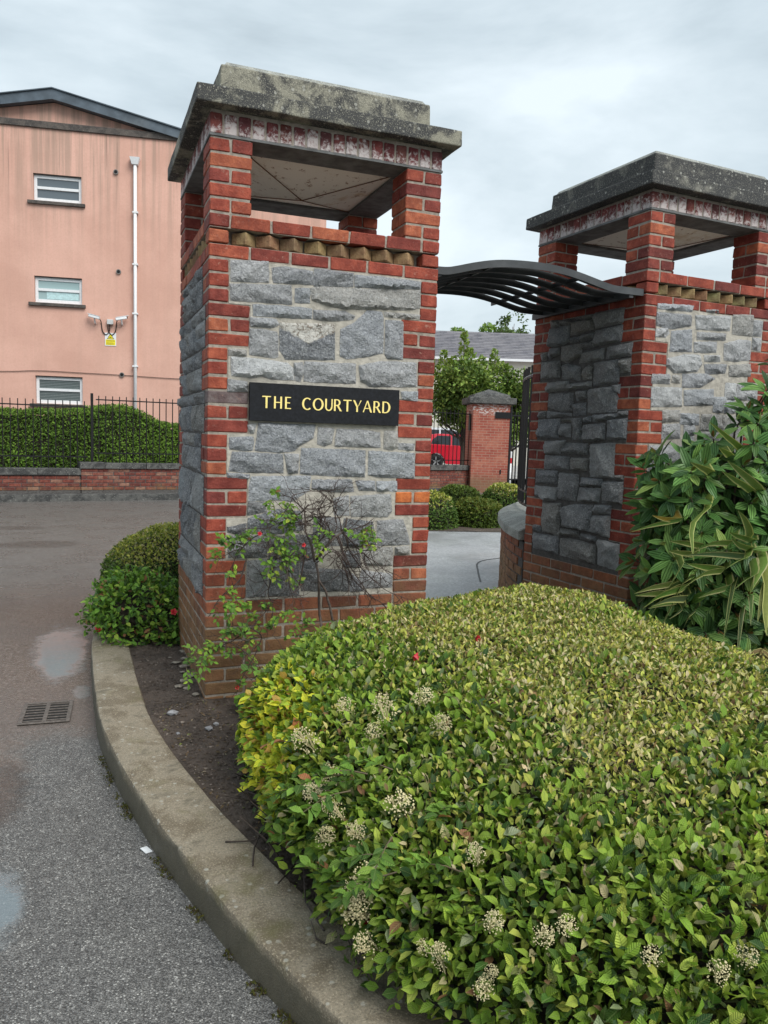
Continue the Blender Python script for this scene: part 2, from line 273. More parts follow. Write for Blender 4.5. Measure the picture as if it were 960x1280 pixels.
ROSE_SPRIGS="122,-168,886,75 146,-210,904,37 49,-262,868,43 36,-188,832,25 285,-240,1100,37 339,-209,1071,37 370,-192,1050,25 398,-244,1003,50 437,-197,1004,37 382,-205,959,37 265,-252,972,31 320,-219,909,37 334,-254,783,56 302,-222,752,43 380,-179,723,31 424,-213,787,31 529,-265,892,43 561,-228,866,31 566,-276,919,25 815,-160,907,50 831,-201,871,43 755,-252,900,31 851,-242,910,25 120,-227,707,25 74,-240,627,31 52,-265,575,37 113,-242,554,25 33,-226,555,25 92,-227,408,56 134,-240,435,37 14,-199,340,56 -42,-240,316,43 -115,-234,248,37 -87,-254,285,31 114,-218,332,31 254,-163,450,43 215,-224,413,37 259,-263,433,25 356,-237,508,27 423,-237,525,25 461,-207,421,40 476,-203,392,25 377,-246,368,15 250,-169,201,35 256,-264,208,18 122,-265,87,35 151,-275,108,22 112,-176,39,18 237,-174,533,37 166,-267,544,31 442,-208,612,22 360,-192,878,25 317,-206,848,25 457,-239,790,27 269,-179,931,18"
ROSE_FLOWERS="232,-260,922 464,-260,859 128,-260,125 356,-260,907 298,-260,850"
FLAX="2659,-952,927 2404,-1046,937 2188,-1099,866|2649,-925,775 2401,-1023,776 2181,-1076,686|2555,-755,655 2290,-848,634 2122,-918,584|2632,-793,1115 2415,-913,1023 2334,-1029,850|2744,-980,958 2587,-1102,1059 2457,-1174,1125|2832,-929,929 2614,-1034,975 2477,-1106,1007|2833,-922,886 2637,-1036,923 2496,-1106,971|2756,-977,863 2548,-1092,847 2405,-1168,825|2623,-775,882 2400,-878,922 2241,-944,942|2483,-884,855 2271,-992,889 2133,-1065,911|2777,-927,846 2488,-1006,878 2255,-1044,882|2692,-871,764 2451,-967,805 2290,-1030,836|2461,-799,801 2303,-936,756 2185,-1025,710|2441,-764,678 2210,-868,682 2048,-936,671|2505,-760,581 2294,-871,594 2138,-940,588|2637,-760,536 2459,-886,518 2350,-977,485|2450,-857,571 2284,-987,567 2163,-1070,561|2927,-921,825 2754,-1054,770 2632,-1141,719|2956,-927,757 2786,-1065,665 2662,-1160,539|2879,-1004,740 2721,-1151,605 2626,-1255,494|2756,-1028,773 2553,-1145,754 2410,-1222,724|2975,-858,805 2806,-993,740 2679,-1080,672|2455,-805,1043 2179,-894,1023 1983,-951,994|2427,-792,1033 2233,-908,1056 2093,-980,1081|2867,-772,1419 2643,-871,1498 2470,-925,1568|2894,-884,1207 2659,-976,1309 2500,-1038,1369|2833,-891,1199 2608,-990,1269 2450,-1053,1318|2782,-773,1384 2613,-898,1417 2492,-978,1436|2546,-883,1294 2367,-1004,1330 2223,-1075,1358|2445,-740,622 2229,-848,645 2071,-915,654|2481,-842,608 2263,-949,632 2093,-1014,618|2644,-970,693 2418,-1076,691 2265,-1147,681"
FLOWERS="276,-1888,483 325,-1862,499 254,-1693,480 108,-1978,387 69,-1998,342 97,-2234,340 40,-2112,275 84,-2135,350 65,-2318,220 78,-2370,203 98,-2353,287 61,-2322,186 260,-2696,332 294,-2559,410 232,-2737,250 173,-2637,220 468,-1815,532 152,-2580,235 227,-2744,221 327,-2788,353 376,-2812,380 647,-3031,399 88,-2427,144 197,-2263,416 449,-1996,522 110,-1772,397 493,-2953,376 585,-3035,371"
# ------------------------------------------------------------------ bricks
_bm = {}
def brick_mesh(d, mat, var):
    key = (tuple(int(round(v*1000)) for v in d), mat.name, var)
    if key in _bm: return _bm[key]
    rr = random.Random(hash(key[0])+var)
    c = 0.0035; hx, hy, hz = [v/2 for v in d]; v = []; f = []
    # chamfered box: each corner three vertices
    idx = {}
    for sx in (-1, 1):
        for sy in (-1, 1):
            for sz in (-1, 1):
                j = [rr.uniform(-.0016, .0016) for _ in range(3)]; k = c*rr.uniform(.7, 2.0)
                for ax in range(3):
                    p = [sx*hx, sy*hy, sz*hz]
                    for b in range(3):
                        if b != ax: p[b] -= (sx, sy, sz)[b]*k
                    idx[(sx, sy, sz, ax)] = len(v); v.append((p[0]+j[0], p[1]+j[1], p[2]+j[2]))
    S = (-1, 1)
    for ax in range(3):
        o = [a for a in range(3) if a != ax]
        for s in S:
            def key_(a, b):
                q = [0, 0, 0]; q[ax] = s; q[o[0]] = a; q[o[1]] = b; return idx[(*q, ax)]
            f.append((key_(-1, -1), key_(1, -1), key_(1, 1), key_(-1, 1)))
    for ax in range(3):            # edges along ax
        o = [a for a in range(3) if a != ax]
        for a in S:
            for b in S:
                q0 = [0, 0, 0]; q0[o[0]] = a; q0[o[1]] = b; q1 = list(q0); q0[ax] = -1; q1[ax] = 1
                f.append((idx[(*q0, o[0])], idx[(*q1, o[0])], idx[(*q1, o[1])], idx[(*q0, o[1])]))
    for sx in S:
        for sy in S:
            for sz in S: f.append(tuple(idx[(sx, sy, sz, a)] for a in range(3)))
    me = mesh(v, f); b = bmesh.new(); b.from_mesh(me); bmesh.ops.recalc_face_normals(b, faces=b.faces); b.to_mesh(me); b.free()
    me.materials.append(mat); _bm[key] = me; return me
def brick(parent, c, d, mat=None, color=None, rz=0.0, name='brick', stuff=None, jit=1.0):
    mat = mat or BRICK
    me = brick_mesh(d, mat, random.randrange(4))
    M = Matrix.Translation(Vector(c)+Vector([random.uniform(-.0016, .0016)*jit for _ in range(3)])) @ Matrix.Rotation(rz+random.uniform(-.006, .006)*jit, 4, 'Z') @ Matrix.Rotation(random.uniform(-.006, .006)*jit, 4, 'Y')
    if stuff is not None:
        stuff.add([M @ v.co for v in me.vertices], [tuple(p.vertices) for p in me.polygons]); return None
    return link(name, me, None, parent, M=M, color=color or bcol())

# ------------------------------------------------------------------ rock faced stones
def stone_mesh(poly, mat, proud=.018, seed=0, step=.0145):
    """poly in metres (u,v); returns mesh with face towards -y, back at +y"""
    rr = random.Random(seed); P = [Vector((p[0], p[1])) for p in poly]; n = len(P)
    ring = []
    for i in range(n):
        a, b = P[i], P[(i+1) % n]; L = (b-a).length; k = max(1, int(L/.022))
        nn = Vector((-(b-a).y, (b-a).x))/max(L, 1e-6)
        for j in range(k):
            q = a.lerp(b, j/k)
            ring.append(q + nn*(rr.uniform(-.0022, .0022) if j else 0))
    ar = sum(ring[i].x*ring[(i+1) % len(ring)].y-ring[(i+1) % len(ring)].x*ring[i].y for i in range(len(ring)))
    if ar < 0: ring.reverse()
    m = len(ring)
    big = []
    for i in range(m):
        t = ring[(i+1) % m]-ring[i-1]; nn = Vector((t.y, -t.x)); nn = nn/max(nn.length, 1e-6); big.append(ring[i]+nn*.0032)
    ring = big
    def dist(q):
        best = 9
        for i in range(m):
            a, b = ring[i], ring[(i+1) % m]; ab = b-a; t = max(0, min(1, (q-a).dot(ab)/max(ab.length_squared, 1e-9)))
            best = min(best, (q-a-ab*t).length)
        return best
    def inside(q):
        r = False
        for i in range(m):
            a, b = ring[i], ring[(i+1) % m]
            if (a.y > q.y) != (b.y > q.y) and q.x < (b.x-a.x)*(q.y-a.y)/(b.y-a.y)+a.x: r = not r
        return r
    x0, x1 = min(p.x for p in ring), max(p.x for p in ring); y0, y1 = min(p.y for p in ring), max(p.y for p in ring)
    pts = list(ring)
    yy = y0+step*.6
    while yy < y1:
        xx = x0+step*rr.uniform(.3, .8)
        while xx < x1:
            q = Vector((xx+rr.uniform(-.004, .004), yy+rr.uniform(-.004, .004)))
            if inside(q) and dist(q) > .0075: pts.append(q)
            xx += step
        yy += step
    v2, ed, fc, ov, oe, of = delaunay_2d_cdt(pts, [], [list(range(m))], 1, 1e-6)
    w, h = x1-x0, y1-y0; cx, cy = (x0+x1)/2, (y0+y1)/2
    planes = [(rr.uniform(-1, 1)*.07/max(w, .06), rr.uniform(-1, 1)*.06/max(h, .06), rr.uniform(.7, 1.9)*proud+.008) for _ in range(7)]
    off = rr.uniform(0, 50)
    vs = []
    for q in v2:
        d = dist(q)
        hgt = min(a*(q.x-cx)+b*(q.y-cy)+c for a, b, c in planes)
        hgt = max(hgt, .003)
        e = min(1, d/.008)
        nz = (1-2.2*abs(noise.noise(Vector((q.x*13, q.y*13, off)))))*.007+noise.noise(Vector((q.x*48, q.y*48, off)))*.004
        vs.append((q.x, -(hgt+nz)*e-.001, q.y))
    k = len(vs); fs = []
    for t in fc:
        a, b, c = (v2[i] for i in t[:3]); fs.append(tuple(t) if (b-a).cross(c-a) > 0 else tuple(reversed(t)))
    # skirt back into the mortar
    vs += [(p.x, .03, p.y) for p in ring]
    # ring indices in output
    lut = {}
    for i, q in enumerate(v2):
        for j, p in enumerate(ring):
            if abs(q.x-p.x) < 1e-5 and abs(q.y-p.y) < 1e-5: lut[j] = i
    for j in range(m):
        a, b = lut.get(j), lut.get((j+1) % m)
        if a is not None and b is not None: fs.append((b, a, k+j, k+(j+1) % m))
    me = mesh(vs, fs, False); me.materials.append(mat); return me
def parse2(s): return [[tuple(int(v)/1000 for v in p.split(',')) for p in q.split()] for q in s.split('|')]
def rubble(u0, u1, v0, v1, rr, gap=.011):
    """random coursed rubble for a rectangle"""
    out = []; v = v0
    while v < v1-.03:
        h = min(rr.uniform(.09, .19), v1-v)
        if v1-(v+h) < .06: h = v1-v
        u = u0
        while u < u1-.03:
            l = rr.uniform(.1, .34)
            if u1-(u+l) < .09: l = u1-u
            hs = [h] if h < .13 or rr.random() < .6 else [h*.45, h*.55]
            vv = v
            for q in hs:
                j = lambda: rr.uniform(-.006, .006)
                out.append([(u+gap/2+j()*.5, vv+gap/2), (u+l-gap/2+j()*.5, vv+gap/2+j()*.4), (u+l-gap/2+j()*.5, vv+q-gap/2+j()*.4), (u+gap/2+j()*.5, vv+q-gap/2+j()*.4)])
                vv += q
            u += l
        v += h
    return out
STONECOLS = [(.39, .41, .43), (.40, .39, .365), (.52, .53, .53), (.32, .335, .355), (.45, .455, .45), (.41, .42, .43), (.33, .34, .355), (.39, .395, .40), (.44, .445, .45), (.35, .355, .36)]

# ------------------------------------------------------------------ the gate pillars
def pillar(root, W, D, panels, mortar=MORTAR, cap=CAPC):
    C_ = .075
    faces = [  # origin, u dir, inward normal, length, visible
        (Vector((0, 0, 0)), Vector((1, 0, 0)), Vector((0, 1, 0)), W, True),
        (Vector((0, D, 0)), Vector((0, -1, 0)), Vector((1, 0, 0)), D, True),
        (Vector((W, 0, 0)), Vector((0, 1, 0)), Vector((-1, 0, 0)), D, False),
        (Vector((W, D, 0)), Vector((-1, 0, 0)), Vector((0, -1, 0)), W, False)]
    st = MB(); st_e = MB(); st_d = MB()
    def put(fi, u0, u1, z0, h=.065, depth=.1025, mat=None, name='brick', vis=None, color=None, stuff=None):
        O, U, I, L, V = faces[fi]
        V = V if vis is None else vis
        c = O+U*((u0+u1)/2)+I*(depth/2); l = u1-u0
        d = (l, depth, h) if abs(U.x) > .5 else (depth, l, h)
        brick(root, (c.x, c.y, z0+h/2+.005), d, mat, color, name=name, stuff=None if V else (stuff or st))
    def course(z, even):
        for fi, (O, U, I, L, V) in enumerate(faces):
            full = (fi in (0, 3)) == even
            a = 0 if full else .1125; b = L if full else L-.1125
            n = max(1, round((b-a+.01)/.225)); s = (b-a+.01)/n
            for i in range(n): put(fi, a+i*s, a+(i+1)*s-.01, z)
    for k in range(-2, 7): course(k*C_, k % 2 == 0)
    # quoins
    corners = [(0, 0), (W, 0), (0, D), (W, D)]
    for ci, (cx, cy) in enumerate(corners):
        sx = 1 if cx == 0 else -1; sy = 1 if cy == 0 else -1
        for g in range(8):
            frontlong = g % 2 == 1
            for k in range(3):
                z = 2.325-(g*3+k+1)*C_
                def bat(x0, x1, y0, y1):
                    c = (cx+sx*(x0+x1)/2, cy+sy*(y0+y1)/2, z+.0375)
                    col = None
                    if ci == 1 and g == 5 and k == 1 and W > 1.25: col = (.62, .19, .055)
                    if ci == 0 and g == 3 and k == 0 and W > 1.25: col = (.20, .17, .165)
                    brick(root, c, (x1-x0, y1-y0, .065), None, col, stuff=None if ci < 3 else st)
                L_, B_ = .215, .1025
                if k == 1:
                    bat(0, B_, 0, B_)
                    if frontlong: bat(B_+.01, L_, 0, B_)
                    else: bat(0, B_, B_+.01, L_)
                elif frontlong: bat(0, L_, 0, B_)
                else: bat(0, B_, 0, L_)
    course(2.325, True); course(2.475, False)
    # dog-tooth course
    for fi, (O, U, I, L, V) in enumerate(faces):
        n = 8; s = (L-.225-.02)/n
        for i in range(n):
            c = O+U*(.1225+s*(i+.5))+I*.069
            brick(root, (c.x, c.y, 2.4375), (.094, .094, .065), BRICK, (.36*random.uniform(.85, 1.15), .275*random.uniform(.88, 1.1), .135), rz=R(45), name='dogtooth_brick', stuff=None if V else st_d)
    for ci, (cx, cy) in enumerate(corners):
        sx = 1 if cx == 0 else -1; sy = 1 if cy == 0 else -1
        brick(root, (cx+sx*.05125, cy+sy*.05125, 2.4375), (.1025, .1025, .065), stuff=None if ci < 3 else st)
        # lantern piers
        for k in range(5):
            z = 2.55+k*C_+.0375
            for h in (0, 1):
                a = .05125+h*.1125
                if k % 2: brick(root, (cx+sx*.1075, cy+sy*a, z), (.215, .1025, .065), stuff=None if ci < 3 or True else st)
                else: brick(root, (cx+sx*a, cy+sy*.1075, z), (.1025, .215, .065))
    # bricks on edge under the cap
    for fi, (O, U, I, L, V) in enumerate(faces):
        full = fi in (0, 3); a = 0 if full else .1125; b = L if full else L-.1125
        n = round((b-a+.01)/.0745); s = (b-a+.01)/n
        for i in range(n):
            put(fi, a+i*s, a+(i+1)*s-.01, 2.934, h=.1, mat=BRICK_E, name='edge_brick', stuff=st_e, color=(random.uniform(.15, .24), random.uniform(.05, .065), random.uniform(.045, .06)))
    for s_, m_, nm in ((st, BRICK, 'rear_brickwork'), (st_e, BRICK_E, 'rear_edge_bricks'), (st_d, BRICK, 'rear_dogtooth')):
        o = s_.build(nm, m_, root, color=(.38, .08, .05) if nm != 'rear_dogtooth' else (.3, .2, .09)); o['kind'] = 'stuff'
    # mortar core, lintels, ceiling, cap
    c = MB(); i = .0045
    c.box((i, i, -.2), (W-i, D-i, 2.396)); c.box((.085, .085, 2.396), (W-.085, D-.085, 2.479)); c.box((i, i, 2.479), (W-i, D-i, 2.541))
    for (cx, cy) in corners:
        x0, x1 = (i, .208) if cx == 0 else (W-.208, W-i); y0, y1 = (i, .208) if cy == 0 else (D-.208, D-i)
        c.box((x0, y0, 2.5412), (x1, y1, 2.925))
    e = i+.002
    for a, b in (((e, e), (W-e, .096)), ((e, D-.096), (W-e, D-e)), ((e, .0965), (.096, D-.0965)), ((W-.096, .0965), (W-e, D-.0965))):
        c.box((*a, 2.9385), (*b, 3.056))
    c.build('mortar_core', mortar, root)
    for fi, (O, U, I, L, V) in enumerate(faces):
        M = Matrix.Translation(O) @ Matrix(((U.x, I.x, 0, 0), (U.y, I.y, 0, 0), (0, 0, 1, 0), (0, 0, 0, 1)))
        pt_ = MB()
        for g in range(8):
            a = .219 if (g % 2 == 1) == (fi in (0, 3)) else .1065
            pt_.box((a, .0012, 2.3225-(g+1)*.225+.0025), (L-a, .02, 2.3225-g*.225+.0025), M)
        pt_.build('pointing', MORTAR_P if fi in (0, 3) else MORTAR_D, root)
    for a, b in (((-.003, -.003), (W+.003, .21)), ((-.003, D-.21), (W+.003, D+.003)), ((-.003, .2105), (.21, D-.2105)), ((W-.21, .2105), (W+.003, D-.2105))):
        MB().box((*a, 2.9262), (*b, 2.938)).build('lintel', LINT, root)
    for a, b in (((.1, .1), (W-.1, .208)), ((.1, D-.208), (W-.1, D-.1)), ((.1, .2085), (.208, D-.2085)), ((W-.208, .2085), (W-.1, D-.2085))):
        MB().box((*a, 2.9385), (*b, 3.05)).build('ring_beam', LINT, root)
    a = .206; ap = Vector((W/2, D/2, 2.853)); q = [Vector((a, a, 2.945)), Vector((W-a, a, 2.945)), Vector((W-a, D-a, 2.945)), Vector((a, D-a, 2.945))]
    for k in range(4):
        p0, p1 = q[k], q[(k+1) % 4]; s = .003
        cc = (p0+p1+ap)/3; p0_, p1_, ap_ = [cc+(p-cc)*.993 for p in (p0, p1, ap)]
        up = Vector((0, 0, .012))
        MB().add([p0_, p1_, ap_, p0_+up, p1_+up, ap_+up], [(0, 2, 1), (3, 4, 5), (0, 1, 4, 3), (1, 2, 5, 4), (2, 0, 3, 5)]).build('ceiling_panel', CEIL, root)
        MB().tube([tuple(p0+Vector((0, 0, -.004))), tuple(ap+Vector((0, 0, -.004)))], .0028, 5).build('ceiling_seam', RUST, root)
    o_ = .08
    def slab(nm, x0, y0, x1, y1, z0, z1, taper, mat, bv):
        n = 14; v = []; 
        b = MB(); b.v = [(x0, y0, z0), (x1, y0, z0), (x1, y1, z0), (x0, y1, z0), (x0+taper, y0+taper, z1), (x1-taper, y0+taper, z1), (x1-taper, y1-taper, z1), (x0+taper, y1-taper, z1)]
        b.f = [(0, 3, 2, 1), (4, 5, 6, 7), (0, 1, 5, 4), (1, 2, 6, 5), (2, 3, 7, 6), (3, 0, 4, 7)]
        me = b.mesh(); bb = bmesh.new(); bb.from_mesh(me)
        bmesh.ops.subdivide_edges(bb, edges=bb.edges[:], cuts=10, use_grid_fill=True)
        for vv in bb.verts:
            d = noise.noise_vector(vv.co*9)*.0035+noise.noise_vector(vv.co*31)*.0015
            vv.co += d
        bb.to_mesh(me); bb.free()
        o = link(nm, me, mat, root); bev(o, bv); return o
    slab('cap_slab', -o_, -o_, W+o_, D+o_, 3.0565, 3.142, .003, cap, .010)
    slab('cap_block', .055, .055, W-.055, D-.055, 3.14, 3.305, .006, cap, .010)
    b = MB(); z = 3.3; g = .075
    b.add([(g, g, z), (W-g, g, z), (W-g, D-g, z), (g, D-g, z), (g+.02, g+.02, z+.03), (W-g-.02, g+.02, z+.03), (W-g-.02, D-g-.02, z+.03), (g+.02, D-g-.02, z+.03), (W/2, D/2, z+.085)],
          [(0, 3, 2, 1), (0, 1, 5, 4), (1, 2, 6, 5), (2, 3, 7, 6), (3, 0, 4, 7), (4, 5, 8), (5, 6, 8), (6, 7, 8), (7, 4, 8)])
    b.build('cap_top', COPING_L, root)
    # stones
    sd = 0; hid = MB()
    for fi, polys, vis, dark in panels:  # face factor: left side's shade and weathering, front's light, put into stone colour
        O, U, I, L, V = faces[fi]
        for poly in polys:
            sd += 1
            paint = (fi == 0 and W > 1.25 and sd == 13)
            me = stone_mesh(poly, STONE_P if paint else STONE, proud=.015 if fi == 1 and W > 1.25 else .027 if fi == 1 else .0125, seed=sd*7+fi*1000+int(W*100), step=.0145 if vis else .04)
            M = Matrix.Translation(O) @ Matrix(((U.x, I.x, 0, 0), (U.y, I.y, 0, 0), (0, 0, 1, 0), (0, 0, 0, 1)))
            if vis:
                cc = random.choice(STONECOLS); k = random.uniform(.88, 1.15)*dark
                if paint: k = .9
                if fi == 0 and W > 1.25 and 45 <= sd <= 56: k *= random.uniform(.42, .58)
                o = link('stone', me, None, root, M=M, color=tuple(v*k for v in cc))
                if paint: o['label'] = 'stone with a patch of old white paint on its upper half'
            else: hid.add([M @ v.co for v in me.vertices], [tuple(p.vertices) for p in me.polygons])
    if hid.v:
        o = hid.build('rear_stonework', STONE, root, color=(.28, .3, .31)); o['kind'] = 'stuff'
    return root
RUST = plain('rust', (.13, .055, .02), .8, var=.5, sc=30)
m, nt, bs, out = newmat('rusty_ceiling'); p = POS(nt); CEIL = m
c = MIX(nt, RANGE(nt, NOISE(nt, 4, 6, .7, p), .52, .7), (.80, .77, .69), (.58, .46, .31))
c = MIX(nt, RANGE(nt, NOISE(nt, 18, 6, .75, p), .57, .66, 0, .9), c, (.22, .10, .03))
setin(nt, bs.inputs['Base Color'], c); bs.inputs['Roughness'].default_value = .6
def rnd_panel(L, seed, shortfirst):
    rr = random.Random(seed); out = []
    for g in range(8):
        z1 = 2.325-g*.225; z0 = z1-.225
        longg = (g % 2 == 1) != (not shortfirst)
        a = .222 if longg else .11
        out += rubble(a, L-a, z0+.004, z1-.004, rr)
    return out
T2 = .0702
X2 = (2.8051, .0601)
p1 = empty('gate_pillar', (0, 0, 0), 0, label='brick and grey stone gate pillar carrying the black name sign, open lantern top under a concrete cap', cat='gate pillar', group='gate pillars')
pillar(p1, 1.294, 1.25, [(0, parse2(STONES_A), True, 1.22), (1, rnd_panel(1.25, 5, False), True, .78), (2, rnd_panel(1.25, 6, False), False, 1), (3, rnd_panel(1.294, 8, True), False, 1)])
p2 = empty('gate_pillar', (*X2, .0157), T2, label='brick and grey stone gate pillar with the leafy shrub growing against its front', cat='gate pillar', group='gate pillars')
D2 = 1.2034
sc_ = [[(u, v) for u, v in q] for q in parse2(STONES_C)]
# the part of that face behind the shrub
def bb2(q): return min(a for a, b in q), max(a for a, b in q), min(b for a, b in q), max(b for a, b in q)
def hits(q, L): a = bb2(q); return any(a[0] < b[1]-.012 and a[1] > b[0]+.012 and a[2] < b[3]-.012 and a[3] > b[2]+.012 for b in map(bb2, L))
sc_ = [q for q in sc_ if max(u for u, v in q) < 1.1]
extra = []
for sd_ in range(21, 75):
    extra += [q for q in rnd_panel(1.2, sd_, True) if not hits(q, sc_+extra)]
sb_ = [[(D2-u, v) for u, v in q] for q in parse2(STONES_B)]
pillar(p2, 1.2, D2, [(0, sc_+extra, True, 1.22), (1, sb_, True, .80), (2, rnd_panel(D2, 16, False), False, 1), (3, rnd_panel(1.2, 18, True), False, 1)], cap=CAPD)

# ------------------------------------------------------------------ name sign
SIGNM = plain('black_sign', (.008, .009, .012), .5, var=.5, sc=60, bump=.0006, spec=.25)
GOLD = plain('gold_letters', (.95, .76, .26), .35, var=.08, sc=30)
sg = empty('name_sign', (.216, -.022, 1.4975), 0, label='black sign with raised gold letters reading THE COURTYARD on the front of the pillar', cat='sign')
MB().box((0, -.006, 0), (.853, .017, .2015)).build('sign_plate', SIGNM, sg, bevel=.0015)
def ringq(b, cx, cy, ro, ri, a0, a1, n=14):
    for i in range(n):
        t0 = R(a0+(a1-a0)*i/n); t1 = R(a0+(a1-a0)*(i+1)/n)
        P = lambda r, t: (cx+r[0]*math.cos(t), cy+r[1]*math.sin(t))
        b.append([P(ro, t0), P(ro, t1), P(ri, t1), P(ri, t0)])
def rect(x0, z0, x1, z1): return [(x0, z0), (x1, z0), (x1, z1), (x0, z1)]
def glyph(ch):
    b = []
    if ch == 'T': b += [[(0, .90), (.74, .92), (.75, 1), (.02, 1)], [(.3, 0), (.45, 0), (.455, .91), (.295, .91)]]; w = .75
    elif ch == 'H': b += [rect(0, 0, .15, 1), rect(.53, 0, .68, 1), rect(.15, .47, .53, .55)]; w = .68
    elif ch == 'E': b += [rect(0, 0, .15, 1), rect(.15, .92, .5, 1), rect(.15, .47, .43, .55), rect(.15, 0, .52, .08)]; w = .52
    elif ch == 'C': ringq(b, .46, .5, (.46, .52), (.29, .43), 48, 312, 20); w = .8
    elif ch == 'O': ringq(b, .48, .5, (.48, .52), (.31, .43), 0, 360, 28); w = .96
    elif ch == 'U': b += [rect(0, .34, .15, 1), rect(.56, .34, .66, 1)]; ringq(b, .33, .34, (.33, .36), (.2, .27), 180, 360, 14); w = .66
    elif ch == 'R': b += [rect(0, 0, .15, 1), rect(.15, .92, .28, 1), rect(.15, .44, .28, .52)]; ringq(b, .28, .72, (.3, .28), (.15, .2), -90, 90, 12); b.append([(.26, .44), (.54, 0), (.72, 0), (.42, .46)]); w = .7
    elif ch == 'Y': b += [[(0, 1), (.17, 1), (.46, .45), (.31, .42)], [(.68, 1), (.78, 1), (.47, .44), (.462, .452)], rect(.31, 0, .46, .43)]; w = .78
    elif ch == 'A': b += [[(0, 0), (.09, 0), (.41, .9), (.36, 1)], [(.365, 1), (.47, 1), (.86, 0), (.68, 0)], [(.16, .3), (.56, .3), (.53, .375), (.19, .375)]]; w = .84
    elif ch == 'D': b += [rect(0, 0, .15, 1), rect(.15, .92, .3, 1), rect(.15, 0, .3, .08)]; ringq(b, .3, .5, (.46, .5), (.28, .42), -90, 90, 16); w = .76
    return b, w
H_ = .0640
def text(s, x0, x1, z, parent):
    gs = [glyph(c) for c in s]; tot = sum(g[1] for g in gs)*H_; gap = (x1-x0-tot)/max(1, len(s)-1); xx = x0
    for ch, (polys, w) in zip(s, gs):
        b = MB()
        for k, pl in enumerate(polys): b.prism([(xx+px*H_, z+pz*H_) for px, pz in pl], -.0092-.00004*(k % 3), -.0055)
        b.build('letter', GOLD, parent); xx += w*H_+gap
text('THE', .066, .224, .0690, sg); text('COURTYARD', .285, .799, .0690, sg)

# ------------------------------------------------------------------ curved canopy between the pillars
CAN = plain('dark_grey_metal', (.050, .054, .058), .42, metal=.25, var=.3, sc=6, grime=((.10, .10, .10), .5))
ca = empty('entrance_canopy', (1.297, .08, 2.43), 0, label='dark grey curved slatted metal canopy bridging the gap between the two gate pillars', cat='canopy')
prof = [(0, 0), (.09, .004), (.155, .018), (.28, .052), (.42, .080), (.58, .093), (.75, .095), (.9, .084), (1.03, .062), (1.15, .036), (1.25, .016), (1.32, .012), (1.50, .012)]
pc = cat_rom([(a, b, 0) for a, b in prof], 44)
for k in range(7):
    y0 = k*.173; L = 1.505-.07*(y0+.02)
    sec = [(0, -.044), (0, 0), (.158, .010), (.158, .004), (.0065, -.006), (.0065, -.044)]
    v = []; f = []; n = len(pc); s = len(sec)
    for (a, b, _) in pc:
        xx = min(a/1.5*L, L)
        v += [(xx, y0+yy, b+zz) for yy, zz in sec]
    for i in range(n-1):
        for j in range(s): f.append((i*s+j, i*s+(j+1) % s, (i+1)*s+(j+1) % s, (i+1)*s+j))
    f += [tuple(range(s)), tuple(range(n*s-1, (n-1)*s-1, -1))]
    me = mesh(v, f); bb = bmesh.new(); bb.from_mesh(me); bmesh.ops.recalc_face_normals(bb, faces=bb.faces); bb.to_mesh(me); bb.free()
    link('slat', me, CAN, ca)
for xx in (.03, 1.40):
    MB().box((xx, .01, -.05), (xx+.03, 1.19, -.009)).build('bearer', CAN, ca)
for xx in (.42, 1.03):
    zz = float(np.interp(xx, [a for a, b in prof], [b for a, b in prof]))
    MB().box((xx, .01, zz-.034), (xx+.01, 1.19, zz-.0085)).build('cross_bar', CAN, ca)
# ------------------------------------------------------------------ ground: road, path, soil bed, kerb
GZ = -.13
m, nt, bs, out = newmat('wet_asphalt'); ASPH = m; p = POS(nt)
sp = N(nt, 'ShaderNodeSeparateXYZ', Vector=p)
v1 = N(nt, 'ShaderNodeTexVoronoi', Scale=200.0, Vector=p); v2 = N(nt, 'ShaderNodeTexVoronoi', Scale=260.0, Vector=p)
nb = NOISE(nt, 1.1, 6, .6, p); nm = NOISE(nt, 7, 6, .65, p); nf = NOISE(nt, 60, 4, .7, p)
r1 = N(nt, 'ShaderNodeSeparateColor', Color=v1.outputs['Color']).outputs[0]
c = MIX(nt, r1, (.112, .108, .102), (.25, .244, .232))
c = MIX(nt, RANGE(nt, r1, .90, .97), c, (.46, .45, .42))
c = MIX(nt, RANGE(nt, v1.outputs['Distance'], .35, .75, 0, .65), c, (.022, .022, .023))
c = MIX(nt, RANGE(nt, nm, .35, .7, 0, .45), c, MIX(nt, 1.0, c, (.6, .6, .62), 'MULTIPLY'))
ng = NOISE(nt, 48, 3, .85, p); c = MIX(nt, RANGE(nt, ng, .52, .64, 0, .45), c, MIX(nt, 1.0, c, (1.7, 1.7, 1.7), 'MULTIPLY')); c = MIX(nt, RANGE(nt, ng, .48, .38, 0, .5), c, MIX(nt, 1.0, c, (.55, .55, .55), 'MULTIPLY'))
